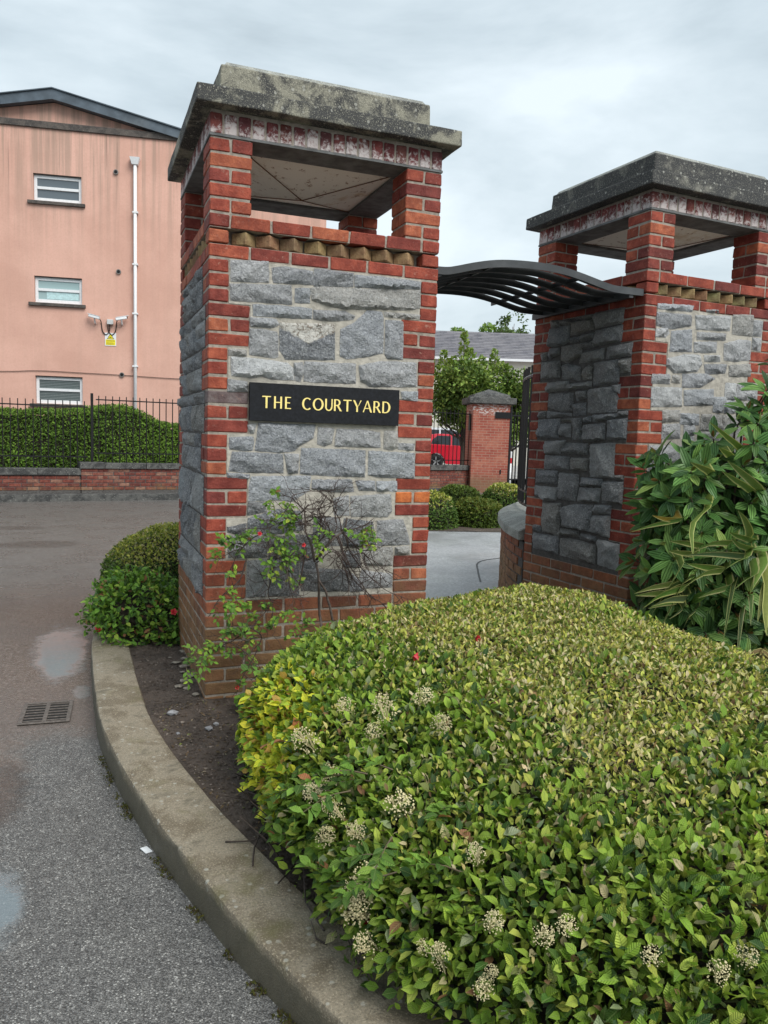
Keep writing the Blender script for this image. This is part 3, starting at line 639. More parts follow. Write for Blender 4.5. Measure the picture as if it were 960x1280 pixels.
# reddish silt washed along the gutter and across the far roadway
yy = MATH(nt, 'ADD', sp.outputs[1], MATH(nt, 'MULTIPLY', MATH(nt, 'SUBTRACT', nb, .5), 1.5))
yy = MATH(nt, 'ADD', yy, MATH(nt, 'MULTIPLY', MATH(nt, 'SUBTRACT', nm, .5), .5))
near = RANGE(nt, yy, -.25, .35); far_ = RANGE(nt, yy, 2.6, 4.8, 1, .25)
left = RANGE(nt, sp.outputs[0], 1.6, -.2)
p2m = MATH(nt, 'MULTIPLY', RANGE(nt, MATH(nt, 'ADD', sp.outputs[0], MATH(nt, 'MULTIPLY', nm, .5)), -.55, -.80), RANGE(nt, MATH(nt, 'ADD', yy, .0), -1.05, -.75))
silt = MATH(nt, 'MAXIMUM', MATH(nt, 'MULTIPLY', MATH(nt, 'MULTIPLY', near, far_), left), MATH(nt, 'MULTIPLY', p2m, RANGE(nt, sp.outputs[1], 3, 1)))
silt_f = MATH(nt, 'MULTIPLY', silt, RANGE(nt, nf, .25, .6, .50, .82))
c = MIX(nt, silt_f, c, MIX(nt, nm, (.112, .082, .064), (.175, .132, .106)))
c = MIX(nt, MATH(nt, 'MULTIPLY', silt_f, RANGE(nt, ng, .5, .66, 0, .6)), c, (.30, .24, .215)); c = MIX(nt, MATH(nt, 'MULTIPLY', silt_f, RANGE(nt, ng, .48, .36, 0, .6)), c, (.065, .045, .038)); c = MIX(nt, MATH(nt, 'MULTIPLY', silt_f, RANGE(nt, nb, .45, .62, 0, .5)), c, (.12, .105, .098))
# standing water: soft edged pools in the low spots
def pool(cx, cy, rx, ry, k):
    dx = MATH(nt, 'DIVIDE', MATH(nt, 'SUBTRACT', sp.outputs[0], cx), rx); dy = MATH(nt, 'DIVIDE', MATH(nt, 'SUBTRACT', sp.outputs[1], cy), ry)
    d = MATH(nt, 'ADD', MATH(nt, 'MULTIPLY', dx, dx), MATH(nt, 'MULTIPLY', dy, dy))
    return RANGE(nt, MATH(nt, 'ADD', d, MATH(nt, 'MULTIPLY', MATH(nt, 'SUBTRACT', nm, .5), 2.2)), 1.3, .45, 0, k)
water = pool(-.76, 1.60, .19, .72, 1.0)
for a_ in ((-.95, -1.50, .16, .26, 1.0), (-.62, .66, .05, .14, .7)): water = MATH(nt, 'MAXIMUM', water, pool(*a_))
for a_ in ((-1.15, 6.9, .55, .35, .55), (-1.6, 8.7, .5, .25, .45), (-.98, -.62, .16, .32, .6), (-1.6, 3.2, .5, .8, .25)): c = MIX(nt, pool(*a_), c, MIX(nt, 1.0, c, (.42, .38, .36), 'MULTIPLY'))
c = MIX(nt, MATH(nt, 'MULTIPLY', water, .75), c, (.17, .205, .222))  # pale sky reflection painted into the pools as a blue-grey base colour
setin(nt, bs.inputs['Base Color'], c)
wet = RANGE(nt, NOISE(nt, 2.2, 5, .6, p), .42, .62)
setin(nt, bs.inputs['Roughness'], MIX(nt, water, MIX(nt, silt, MATH(nt, 'SUBTRACT', .46, MATH(nt, 'MULTIPLY', wet, .18)), (.20, .20, .20)), (.03, .03, .03)))
setin(nt, bs.inputs['Specular IOR Level'], RANGE(nt, water, 0, 1, .5, 1.0))
hh = MATH(nt, 'ADD', MATH(nt, 'MULTIPLY', v1.outputs['Distance'], -1.0), MATH(nt, 'MULTIPLY', nf, .5))
ripple = NOISE(nt, 14, 3, .6, SCALED(nt, p, (.5, 1.6, 1)))
hh = MIX(nt, water, hh, MATH(nt, 'MULTIPLY', ripple, .5))
b = N(nt, 'ShaderNodeBump', Height=hh, Distance=.006, Strength=MATH(nt, 'MAXIMUM', RANGE(nt, silt, 0, 1, .6, .35), MATH(nt, 'MULTIPLY', water, .0))); nt.links.new(b.outputs[0], bs.inputs['Normal'])
def sheet(name, poly, z, mat, kind='structure'):
    o = link(name, mesh([(a, b_, z) for a, b_ in poly], [tuple(range(len(poly)))]), mat); o['kind'] = kind; return o
sheet('road', [(-900, -900), (900, -900), (900, 900), (-900, 900)], GZ, ASPH)
m, nt, bs, out = newmat('pale_wet_path'); PATH = m; p = POS(nt)
v1 = N(nt, 'ShaderNodeTexVoronoi', Scale=60.0, Vector=p); c = None
c = MIX(nt, N(nt, 'ShaderNodeSeparateColor', Color=v1.outputs['Color']).outputs[0], (.22, .225, .23), (.44, .445, .45))
c = MIX(nt, RANGE(nt, NOISE(nt, 1.4, 6, .65, p), .4, .65, 0, .6), c, (.24, .24, .245))
setin(nt, bs.inputs['Base Color'], c); setin(nt, bs.inputs['Roughness'], RANGE(nt, NOISE(nt, 1.0, 4, .6, p), .4, .6, .28, .45))
BUMP(nt, bs, NOISE(nt, 60, 4, .7, p), .003, .5)
sheet('path', [(1.6, 2.1), (3.3, 1.6), (6.2, 4.0), (11.5, 13.5), (3.0, 11.5), (1.2, 6.5)], GZ+.004, PATH)
TAR = plain('tar', (.02, .02, .021), .5)
b = MB(); q = cat_rom([(3.45, 3.3, 0), (3.60, 3.62, 0), (3.79, 4.01, 0), (4.00, 4.42, 0), (4.22, 4.65, 0), (4.57, 4.79, 0), (4.9, 4.8, 0)], 30)
for i in range(29):
    d = Vector(q[i+1]-q[i]).normalized(); s = Vector((-d.y, d.x, 0))*.011
    a, b_ = Vector(q[i]), Vector(q[i+1])
    b.add([(p_.x, p_.y, GZ+.008) for p_ in (a-s, b_-s, b_+s, a+s)], [(0, 1, 2, 3)])
b.build('tar_seam', TAR)['kind'] = 'structure'

# kerb
ko = [(.35, 4.5), (.05, 3.9), (-.22, 3.2), (-.44, 2.35), (-.545, 1.45), (-.555, .78), (-.548, .30), (-.53, -.20), (-.473, -.673), (-.411, -1.033), (-.342, -1.377), (-.259, -1.705), (-.19, -1.975), (-.119, -2.188), (-.057, -2.372), (.03, -2.60), (.17, -2.90), (.40, -3.25), (.75, -3.60), (1.3, -3.95), (2.2, -4.3)]
O_ = cat_rom([(a, b_, 0) for a, b_ in ko], 260)
v = []; f = []; KW = .232
rings = []
for i in range(len(O_)):
    d = Vector(O_[min(i+1, 259)]-O_[max(i-1, 0)]).normalized(); n_ = Vector((-d.y, d.x, 0))
    p_ = Vector(O_[i]); j = [(noise.noise(Vector((p_.x*16, p_.y*16, k*9.)))+.5*noise.noise(Vector((p_.x*40, p_.y*40, k*5.))))*.0016 for k in range(8)]
    prf = [(-.010, -.2), (-.008, GZ+.01), (-.004, -.012), (-.001, -.004), (.006, .0), (KW*.35, .001), (KW*.7, .0), (KW-.008, -.002), (KW, -.012), (KW+.004, -.2)]
    rings.append([p_+n_*(a+j[k % 8])+Vector((0, 0, b_+(j[(k+3) % 8]*.6 if 0 < k < 9 else 0))) for k, (a, b_) in enumerate(prf)])
K = len(rings[0])
v = [q for r in rings for q in r]
f = [(i*K+j, (i+1)*K+j, (i+1)*K+j+1, i*K+j+1) for i in range(len(rings)-1) for j in range(K-1)]
me = mesh(v, f, True); bb = bmesh.new(); bb.from_mesh(me); bmesh.ops.recalc_face_normals(bb, faces=bb.faces); bb.to_mesh(me); bb.free()
me.set_sharp_from_angle(angle=R(32)); link('kerb', me, KERBC)['kind'] = 'structure'
inner = [(r[8].x, r[8].y) for r in rings]
# soil bed
m, nt, bs, out = newmat('soil'); SOIL = m; p = POS(nt)
n1 = NOISE(nt, 5, 6, .65, p); n2 = NOISE(nt, 55, 6, .75, p); n3 = NOISE(nt, 160, 3, .7, p)
c = MIX(nt, RANGE(nt, n1, .35, .65), (.085, .062, .048), (.175, .132, .105))
c = MIX(nt, RANGE(nt, n2, .5, .7, 0, .6), c, (.19, .145, .11)); c = MIX(nt, RANGE(nt, n3, .62, .75, 0, .6), c, (.30, .27, .23))
c = MIX(nt, RANGE(nt, n2, .45, .3, 0, .8), c, (.035, .026, .02))
setin(nt, bs.inputs['Base Color'], c); bs.inputs['Roughness'].default_value = .85
BUMP(nt, bs, MATH(nt, 'ADD', n2, MATH(nt, 'MULTIPLY', n3, .4)), .05, 1.0)
ny = 200; xs_in = [(min(inner, key=lambda q: abs(q[1]-y))[0], y) for y in np.linspace(4.6, -3.7, ny)]
v = []; f = []; nx = 60
def soil_h(x, y):
    return noise.noise(Vector((x*3, y*3, 1.)))*.016+noise.noise(Vector((x*11, y*11, 2.)))*.008+noise.noise(Vector((x*30, y*30, 3.)))*.005-.012
for (xi, y) in xs_in:
    xr = 4.8 if y < 1.35 else 1.25
    for k in range(nx):
        t = (k/(nx-1))**2.0; x_ = (xi-.01)+(xr-xi)*t
        h = soil_h(x_, y)
        if k == 0: h = -.02
        if k < 4: h = min(h, -.004)
        v.append((x_, y, h))
for i in range(ny-1):
    for k in range(nx-1):
        a = i*nx+k
        f.append((a, a+nx, a+nx+1, a+1))
link('soil_bed', mesh(v, f, True), SOIL)['kind'] = 'structure'
def rock(r, seed):
    bb = bmesh.new(); bmesh.ops.create_icosphere(bb, subdivisions=1, radius=r)
    rr = random.Random(seed)
    for q in bb.verts: q.co = Vector((q.co.x*rr.uniform(.7, 1.35), q.co.y*rr.uniform(.6, 1.2), q.co.z*rr.uniform(.35, .7)))
    me = bpy.data.meshes.new('m'); bb.to_mesh(me); bb.free(); return me
PEB = plain('pebble', (.22, .22, .23), .7, var=.3, sc=50, bump=.004)
pr = [(-.04, -.45, .024, 'pale grey stone lying on the soil in front of the pillar corner'), (.0, -.40, .018, 'small dark stone beside the pale grey stone on the soil'), (-.19, -.20, .03, 'flat grey stone chip on the soil near the kerb'), (-.19, -.45, .012, 'tiny white stone chip on the bare soil')]
for x_, y, r, lb in pr:
    o = link('pebble', rock(r, int(r*1e4)), PEB, loc=(x_, y, soil_h(x_, y)+r*.25)); tag(o, lb, 'stone', 'loose stones on the soil')
b = MB(); rk = [rock(1, s) for s in range(5)]
for k in range(900):
    y = rng.uniform(-2.4, 1.5); xi = float(np.interp(-y, [-q[1] for q in xs_in], [q[0] for q in xs_in])); x_ = xi+abs(rng.normal(0, .28))+.02
    if x_ > .9 or (y > -.02 and x_ > -.02): continue
    r = rng.uniform(.002, .006)*(1 if rng.random() < .95 else 2.0); me = rk[k % 5]; M = Matrix.Translation((x_, y, soil_h(x_, y)+r*.2)) @ Matrix.Rotation(rng.uniform(0, 6), 4, 'Z') @ Matrix.Scale(r, 4)
    b.add([M @ q.co for q in me.vertices], [tuple(q.vertices) for q in me.polygons])
b.build('gravel', plain('grit', (.17, .14, .115), .85, var=.5, sc=40))['kind'] = 'stuff'
b = MB()
for k in range(2600):
    y = rng.uniform(-2.4, 1.5); xi = float(np.interp(-y, [-q[1] for q in xs_in], [q[0] for q in xs_in])); x_ = xi+abs(rng.normal(0, .34))+.015
    if x_ > 1.0 or (y > -.02 and x_ > -.02): continue
    r = rng.uniform(.003, .012); me = rk[k % 5]; M = Matrix.Translation((x_, y, soil_h(x_, y)+r*.1)) @ Matrix.Rotation(rng.uniform(0, 6), 4, 'Z') @ Matrix.Scale(r, 4)
    b.add([M @ q.co for q in me.vertices], [tuple(q.vertices) for q in me.polygons])
b.build('soil_clods', SOIL)['kind'] = 'stuff'
# flat broken mortar slab at the pillar foot
b = MB()
for k in range(14):
    me = rk[k % 5]; r = rng.uniform(.010, .032); M = Matrix.Translation((-.05+rng.normal(0, .03), .05+k*.07+rng.normal(0, .02), -.004)) @ Matrix.Rotation(rng.uniform(0, 6), 4, 'Z') @ Matrix.Diagonal((r, r*1.2, r*.5, 1))
    b.add([M @ q.co for q in me.vertices], [tuple(q.vertices) for q in me.polygons])
b.build('mortar_rubble', plain('old_mortar', (.22, .195, .16), .9, var=.5, sc=40, bump=.01))['kind'] = 'stuff'

# drain grate
GR = plain('cast_iron', (.15, .13, .115), .55, metal=.4, var=.4, sc=60, bump=.003)
g = empty('drain_grate', (-.80, .34, GZ), R(-3), label='cast iron gutter drain grate set in the wet roadway beside the kerb', cat='drain'); g.scale = (.88, .88, 1)
MB().box((-.145, -.19, .002), (.145, .19, .0045)).build('pit_shade_plate', plain('pit_shade', (.008, .007, .006), .9), g)  # flat black plate on the road, painting the darkness of the pit
b = MB()
for a, c_ in (((-.145, -.19), (-.122, .19)), ((.122, -.19), (.145, .19)), ((-.1215, -.19), (.1215, -.168)), ((-.1215, .168), (.1215, .19)), ((-.012, -.1675), (.012, .1675))):
    b.box((*a, .0046), (*c_, .0095))
b.build('frame', GR, g, bevel=.001)
for s in (-1, 1):
    for k in range(7):
        y = -.144+k*.048; x0, x1 = (-.1215, -.0122) if s < 0 else (.0122, .1215)
        MB().box((x0, y-.006, .005), (x1, y+.006, .0085)).build('bar', GR, g)
# litter
o = MB().box((-.014, -.02, 0), (.014, .02, .002)).build('litter', plain('paper', (.75, .78, .80), .7)); o.location = (-.396, -1.281, GZ+.004); o.rotation_euler = (.12, .1, .5)
tag(o, 'scrap of white paper lying on the asphalt beside the kerb', 'litter')
TWIG = plain('dead_twig', (.045, .032, .025), .8, var=.4, sc=60)
for pts, lb in (([(-.15, -1.55, .006), (-.06, -1.58, .012), (.0, -1.56, .02), (.06, -1.50, .03)], 'dark bare twig lying flat across the kerb top under the hedge'),
                ([(-.09, -1.73, .006), (-.06, -1.62, .014), (.0, -1.5, .02), (.06, -1.33, .05), (.09, -1.2, .06)], 'longer crooked dead twig leaning from the soil onto the kerb'),
                ([(.0, -1.23, .02), (.05, -1.32, .03), (.1, -1.42, .05)], 'short dead twig on the soil under the yellow leaves')):
    o = MB().tube(cat_rom(pts, 10), list(np.linspace(.0035, .0012, 10)), 5).build('twig', TWIG, smooth=True); tag(o, lb, 'twig', 'dead twigs by the hedge')

# ------------------------------------------------------------------ boundary wall, railing, apartment block (left)
WA = Vector((-2.132, 12.959, 0)); WD = Vector((.99027, .13913, 0)); WN = Vector((.13913, -.99027, 0))
WM = Matrix(((WD.x, -WN.x, 0, WA.x), (WD.y, -WN.y, 0, WA.y), (0, 0, 1, 0), (0, 0, 0, 1)))   # local: x along, y away from the road
kb = MB().box((-14, 0, -.2), (3.9, .30, .012)).build('kerb', COPING, bevel=.01); kb.matrix_world = WM; kb['kind'] = 'structure'
wl = empty('boundary_wall', label='low weathered brick boundary wall with dark coping along the far side of the road', cat='wall'); wl.matrix_world = WM
def brick_wall(parent, x0, x1, y0, z0, z1, vis=(-.9, 3.7), thick=.22, mat=None, mort=None, C=.078):
    mat = mat or BRICK_FAR
    MB().box((x0+.006, y0+.008, z0-.2), (x1-.006, y0+thick, z1)).build('mortar_core', mort or MORTAR_D, parent)
    s = MB(); n = int(round((z1-z0)/C))
    for k in range(n):
        xx = x0 - (.1125 if k % 2 else 0)
        while xx < x1-.02:
            a, b_ = max(x0, xx), min(x1, xx+.215)
            if b_-a > .04:
                cc = random.choice([(.22, .065, .045), (.27, .10, .07), (.17, .055, .042), (.32, .18, .125), (.25, .08, .055)])
                brick(parent, ((a+b_)/2, y0+.05, z0+k*C+.039), (round(b_-a, 2), .1, .066), mat, cc, stuff=None if vis[0] < a < vis[1] else s)
            xx += .225
    if s.v: o = s.build('outer_brickwork', mat, parent, color=(.3, .085, .055)); o['kind'] = 'stuff'
brick_wall(wl, -6, 1.56, .32, .07, .392); brick_wall(wl, 2.0, 9.0, .32, .07, .53)
brick_wall(wl, 1.56, 2.0, .285, .07, .53, thick=.3)
for i in range(9):
    x0 = -6+i*.84; MB().box((x0+.003, .28, .392), (x0+.838, .60, .535)).build('coping', COPING, wl, bevel=.012)
MB().box((1.53, .25, .53), (2.03, .64, .668)).build('coping', COPING, wl, bevel=.012)
for i in range(8):
    x0 = 2.034+i*.87; MB().box((x0+.003, .28, .53), (x0+.866, .60, .655)).build('coping', COPING, wl, bevel=.012)
rl = empty('railing', label='black iron picket railing standing on the low boundary wall in front of the hedge', cat='railing'); rl.matrix_world = WM
def fence(parent, x0, x1, y, zb, zt, pitch=.142, hw=.009, rails=(), mat=BLACK):
    n = int((x1-x0)/pitch)
    me = MB().box((-hw, -hw, 0), (hw, hw, zt-zb)).mesh()
    for k in range(n+1): link('picket', me, mat, parent, loc=(x0+k*pitch, y, zb))
    for z in rails: MB().box((x0-.06, y-.019, z-.013), (x1+.06, y-.0095, z+.013)).build('rail', mat, parent)
fence(rl, -2.75, 1.66, .44, .535, 1.945, rails=(1.822, .775)); fence(rl, 1.94, 5.2, .44, .655, 2.075, rails=(1.992, .86))
MB().box((1.775, .405, .668), (1.825, .455, 2.12)).build('post', BLACK, rl)

m, nt, bs, out = newmat('pink_render'); PINK = m; p = POS(nt); sp = N(nt, 'ShaderNodeSeparateXYZ', Vector=p)
st = NOISE(nt, 1.0, 6, .65, SCALED(nt, p, (5.5, 5.5, .16))); st2 = NOISE(nt, 1.0, 5, .6, SCALED(nt, p, (14, 14, .3))); n1 = NOISE(nt, .7, 6, .6, p)
c = MIX(nt, RANGE(nt, n1, .3, .7), (.60, .35, .275), (.71, .43, .345))
c = MIX(nt, RANGE(nt, NOISE(nt, 25, 4, .6, p), .4, .7, 0, .2), c, (.5, .26, .2))
top = RANGE(nt, sp.outputs[2], 5.4, 8.9, .12, 1)
c = MIX(nt, MATH(nt, 'MULTIPLY', RANGE(nt, st, .42, .62, 0, .62), top), c, (.30, .22, .17))
c = MIX(nt, MATH(nt, 'MULTIPLY', RANGE(nt, st2, .60, .72, 0, .6), RANGE(nt, sp.outputs[2], 6.0, 8.9, 0, 1)), c, (.16, .10, .085))
setin(nt, bs.inputs['Base Color'], c); bs.inputs['Roughness'].default_value = .85; BUMP(nt, bs, NOISE(nt, 90, 3, .6, p), .01, .5)
FX = Vector((.98319, -.18256, 0)); FN = Vector((-.18256, -.98319, 0)); FO = (-.4578, 17.8558)
FM = Matrix(((FX.x, -FN.x, 0, FO[0]), (FX.y, -FN.y, 0, FO[1]), (0, 0, 1, 0), (0, 0, 0, 1)))  # x along, y into the building
bl = empty('apartment_building', label='pink rendered three storey block with a grey gabled roof behind the railing and hedge', cat='building'); bl.matrix_world = FM
U0, U1 = -1.285, -.13; ZW = [(1.965, 2.68), (4.525, 5.19), (7.04, 7.71)]
b = MB(); X0, X1, PT = -4.5, 2.85, 8.80
b.box((X0, 0, -.3), (U0, .3, PT)); b.box((U1, 0, -.3), (X1, .3, PT))
zs = [-.3]+[z for a in ZW for z in a]+[PT]
for k in range(0, 8, 2): b.box((U0, 0, zs[k]), (U1, .3, zs[k+1]))
b.box((X0, .3, -.3), (X0+.3, 9, PT)); b.box((X0+.3, 8.7, -.3), (X1, 9, PT)); b.box((X1, .004, -.3), (6.13, 9, 8.1))
b.prism([(X0+.15, PT), (2.55, PT), (-.79, 9.5)], .15, .4)
b.build('wall', PINK, bl)
MB().box((X0, .5, -.3), (X1-.02, .55, 8.7)).build('room_backing', plain('dark_room', (.03, .033, .036), .9), bl)
DSTONE = concrete_mat('dark_stone', (.10, .085, .075), (.03, .028, .028), .8, .2)
MB().box((X0-.05, -.05, PT+.002), (X1, .28, 8.965)).build('parapet_coping', DSTONE, bl, bevel=.01)
MB().box((X1+.004, -.04, 8.104), (6.2, 9, 8.2)).build('parapet_coping', DSTONE, bl)
ZINC = plain('zinc_board', (.085, .11, .135), .45, metal=.2, var=.3, sc=3, grime=((.16, .18, .19), .5))
for s in (-1, 1):
    xe = -.79+s*3.62
    MB().prism([(-.79, 9.735), (xe, 8.955), (xe, 8.73), (-.79, 9.49)], -.12, .06).build('barge_board', ZINC, bl)
    MB().prism([(-.79, 9.76), (xe+s*.1, 8.96), (xe+s*.1, 8.93), (-.79, 9.737)], -.16, 9).build('roof', ZINC, bl)
PVC = plain('white_plastic', (.74, .76, .78), .4, var=.06)
GLASS = []
for k, (c0, rg) in enumerate([((.055, .075, .075), .12), ((.30, .42, .43), .2), ((.11, .135, .155), .10)]):
    m, nt, bs, out = newmat('window_glass'); bs.inputs['Base Color'].default_value = (*c0, 1); bs.inputs['Roughness'].default_value = rg; bs.inputs['Specular IOR Level'].default_value = .7; GLASS.append(m)
BLIND = plain('blind_slats', (.16, .19, .19), .6)
for k, (z0, z1) in enumerate(ZW):
    wf = MB(); t = .078; y0, y1 = .075, .13; zm = z0+(z1-z0)*.53
    wf.box((U0+.005, y0, z0+.005), (U0+t, y1, z1-.02)); wf.box((U1-t, y0, z0+.005), (U1-.005, y1, z1-.02))
    wf.box((U0+t, y0, z0+.005), (U1-t, y1, z0+t+.02)); wf.box((U0+t, y0, z1-t-.02), (U1-t, y1, z1-.02))
    fo = wf.build('window', PVC, bl, bevel=.006)
    tr = MB().box((U0+t+.001, y0-.01, zm-.045), (U1-t-.001, y1-.02, zm+.02)); tr.build('transom', PVC, fo)
    for a, b_ in ((z0+t+.021, zm-.046), (zm+.021, z1-t-.021)): MB().box((U0+t+.001, y0+.025, a), (U1-t-.001, y0+.032, b_)).build('pane', GLASS[k], fo)
    if k == 0:
        bb_ = MB()
        for q in range(14):
            zq = z0+.09+q*.040
            bb_.box((U0+t+.01, y0+.020, zq), (U1-t-.01, y0+.0245, zq+.020))
        bb_.build('blind', BLIND, fo)
    if k == 1: MB().box((U0+.28, y0+.018, z0+t+.04), (U1-t-.02, y0+.024, zm-.05)).build('curtain', plain('pale_curtain', (.45, .64, .66), .5), fo)
    MB().box((U0-.13, -.07, z0-.085), (U1+.09, .09, z0-.003)).build('sill', DSTONE, bl, bevel=.008)
    MB().box((U0+.002, .02, z1-.019), (U1-.002, .14, z1-.001)).build('lintel', DSTONE, bl)
dp = empty('downpipe', label='white plastic rainwater pipe with hopper head running down the pink wall', cat='pipe'); dp.matrix_world = FM
MB().tube([(1.19, -.09, 8.12), (1.205, -.09, .2)], .042, 10).build('pipe', PVC, dp, smooth=True)
MB().add([(1.06, -.19, 8.27), (1.31, -.19, 8.27), (1.31, -.004, 8.27), (1.06, -.004, 8.27), (1.11, -.15, 8.10), (1.26, -.15, 8.10), (1.26, -.02, 8.10), (1.11, -.02, 8.10)], [(0, 1, 2, 3), (7, 6, 5, 4), (0, 4, 5, 1), (1, 5, 6, 2), (2, 6, 7, 3), (3, 7, 4, 0)]).build('hopper', PVC, dp)
for z in (6.9, 5.6, 4.35, 3.0): MB().box((1.13, -.14, z), (1.265, -.002, z+.04)).build('pipe_clip', PVC, dp)
for s, cx, z, lb in ((-1, .20, 4.20, 'white security camera left of the yellow notice, pointing left'), (1, .865, 4.20, 'white security camera right of the yellow notice, pointing right')):
    g = empty('security_camera', label=lb, cat='security camera', group='security cameras on the pink wall'); g.matrix_world = FM @ Matrix.Translation((cx, 0, z))
    RM = Matrix.Translation((0, -.17, .02)) @ Matrix.Rotation(R(-14 if s < 0 else 14)*-1, 4, 'Y') @ Matrix.Rotation(R(12*s), 4, 'Z')
    hb = MB().box((-.15, -.045, -.035), (.13, .045, .035), RM).build('housing', PVC, g, bevel=.012)
    MB().box((-.19 if s < 0 else -.13, -.052, .036), (.13 if s < 0 else .19, .052, .046), RM).build('hood', PVC, g)
    xx = -.155 if s < 0 else .135
    MB().box((xx, -.03, -.025), (xx+.018, .03, .025), RM).build('lens', BLACK, g)
    MB().tube([(0, -.17, -.02), (0, -.10, -.11), (0, -.002, -.13)], .022, 8).build('bracket', PVC, g)
    MB().tube(cat_rom([(-s*.10, -.14, 0), (-s*.14, -.03, -.08), (-s*.17, -.02, -.30), (-s*.26, -.02, -.40), (-s*.345, -.02, -.30), (-s*.355, -.05, -.14)], 20), .012, 6).build('cable', BLACK, g, smooth=True)
o = MB().box((.49, -.09, 4.065), (.645, -.002, 4.19)).build('junction_box', plain('grey_plastic', (.55, .56, .56), .5), bevel=.01); o.matrix_world = FM; tag(o, 'grey junction box between the two wall cameras', 'junction box')
sn = empty('warning_sign', label='white and yellow camera warning notice with a triangle, fixed under the junction box', cat='sign'); sn.matrix_world = FM @ Matrix.Translation((.43, 0, 3.52))
MB().box((0, -.012, 0), (.28, -.002, .335)).build('sign_plate', PVC, sn)
YEL = plain('sign_yellow', (.80, .68, .02), .5, var=.04)
MB().box((.02, -.0145, .02), (.26, -.0125, .165)).build('yellow_panel', YEL, sn)
def tri(c, h, y0, y1, mat, nm): MB().prism([(c[0]-h*.62, c[1]), (c[0]+h*.62, c[1]), (c[0], c[1]+h)], y0, y1).build(nm, mat, sn)
tri((.14, .176), .145, -.0145, -.0125, BLACK, 'triangle_border'); tri((.14, .187), .112, -.0165, -.0147, YEL, 'triangle')
MB().box((.112, -.018, .213), (.155, -.0167, .232)).box((.155, -.018, .217), (.168, -.0167, .228)).build('camera_symbol', BLACK, sn)
b = MB()
for z, x1 in ((.135, .22), (.115, .235), (.075, .21), (.055, .23), (.035, .19)):
    xx = .04
    while xx < x1:
        l = random.uniform(.012, .03); b.box((xx, -.0158, z), (xx+l, -.0147, z+.009)); xx += l+.006
b.build('print_lines', plain('print_grey', (.22, .2, .03), .5), sn)
VENT = plain('vent_grey', (.20, .19, .18), .7)
for u_v, z, lb in ((.711, 7.9, 'round grey wall vent level with the top window'), (.775, 5.42, 'round grey wall vent level with the middle window'), (.856, 2.79, 'round grey wall vent on the thin cable above the hedge')):
    v = empty('wall_vent', label=lb, cat='vent', group='round vents on the pink wall'); v.matrix_world = FM @ Matrix.Translation((u_v, 0, z))
    MB().tube([(0, -.045, 0), (0, -.003, 0)], .062, 12).build('rim', VENT, v); MB().tube([(0, -.05, 0), (0, -.046, 0)], .042, 12).build('grille', BLACK, v)
o = MB().tube(cat_rom([(-4.4, -.02, 2.70), (-2.13, -.02, 2.744), (-1.207, -.02, 2.80), (-.19, -.02, 2.793), (.864, -.02, 2.779), (2.27, -.02, 2.748), (5, -.02, 2.74)], 40), .008, 5).build('wall_cable', plain('cable_dark', (.10, .06, .05), .6)); o.matrix_world = FM
tag(o, 'thin dark cable sagging across the pink wall above the bottom window', 'cable')

# ------------------------------------------------------------------ curved plinth wall and railing behind the second pillar
cw = empty('plinth_wall', label='curved low brick wall with sloping grey coping starting at the rear corner of the second pillar', cat='wall')
cp = cat_rom([(2.735, 1.29, 0), (2.83, 1.62, 0), (2.985, 2.01, 0), (3.36, 2.75, 0), (3.80, 3.36, 0), (4.25, 3.8, 0), (4.9, 4.2, 0)], 200)
ds = np.r_[0, np.cumsum(np.linalg.norm(np.diff(cp, axis=0), axis=1))]
def at_s(s):
    q = np.array([np.interp(s, ds, cp[:, k]) for k in range(3)]); q2 = np.array([np.interp(s+.01, ds, cp[:, k]) for k in range(3)])
    d = Vector(q2-q).normalized(); return Vector(q), d
for k in range(10):
    s = .05 + (.112 if k % 2 else 0)
    while s < 3.4:
        q, d = at_s(s+.107); n_ = Vector((d.y, -d.x, 0)); c_ = q+n_*.05
        brick(cw, (c_.x, c_.y, -.13+k*.075+.0375), (.213, .1, .065), None, tuple(v*.85 for v in bcol()), rz=math.atan2(d.y, d.x)); s += .225
def sweep_wall(name, s0, s1, sec, mat, parent, n=8):
    v = []; m_ = len(sec); f = []
    for i in range(n+1):
        q, d = at_s(s0+(s1-s0)*i/n); nn = Vector((d.y, -d.x, 0)); v += [q+nn*a+Vector((0, 0, b_)) for a, b_ in sec]
    for i in range(n):
        for j in range(m_): f.append((i*m_+j, i*m_+(j+1) % m_, (i+1)*m_+(j+1) % m_, (i+1)*m_+j))
    f += [tuple(range(m_)), tuple(range((n+1)*m_-1, n*m_-1, -1))]
    me = mesh(v, f); bb = bmesh.new(); bb.from_mesh(me); bmesh.ops.recalc_face_normals(bb, faces=bb.faces); bb.to_mesh(me); bb.free()
    return link(name, me, mat, parent)
sweep_wall('mortar_core', .03, 3.5, [(.008, -.2), (.008, .61), (.3, .61), (.3, -.2)], MORTAR_D, cw, 40)
for i in range(5):
    o = sweep_wall('coping', .02+i*.68, .695+i*.68, [(-.04, .625), (-.04, .70), (.06, .745), (.30, .75), (.34, .625)], COPING_L, cw, 6); bev(o, .008)
cr_ = empty('curved_railing', label='black metal railing with close bars standing on the curved plinth wall', cat='railing')
me = MB().box((-.010, -.010, 0), (.010, .010, 1.36)).mesh()
railp = []
s = .45
while s < 2.9:
    q, d = at_s(s); nn = Vector((d.y, -d.x, 0)); c_ = q+nn*(.36-.14*(s-.45)); link('bar', me, BLACK, cr_, loc=(c_.x, c_.y, .80)); railp.append(c_); s += .19
for z in (2.06, .93, .80): MB().tube([(q.x, q.y, z) for q in railp], .014 if z < 1 else .018, 6).build('rail', plain('worn_black', (.05, .05, .052), .4) if z > 2 else BLACK, cr_)

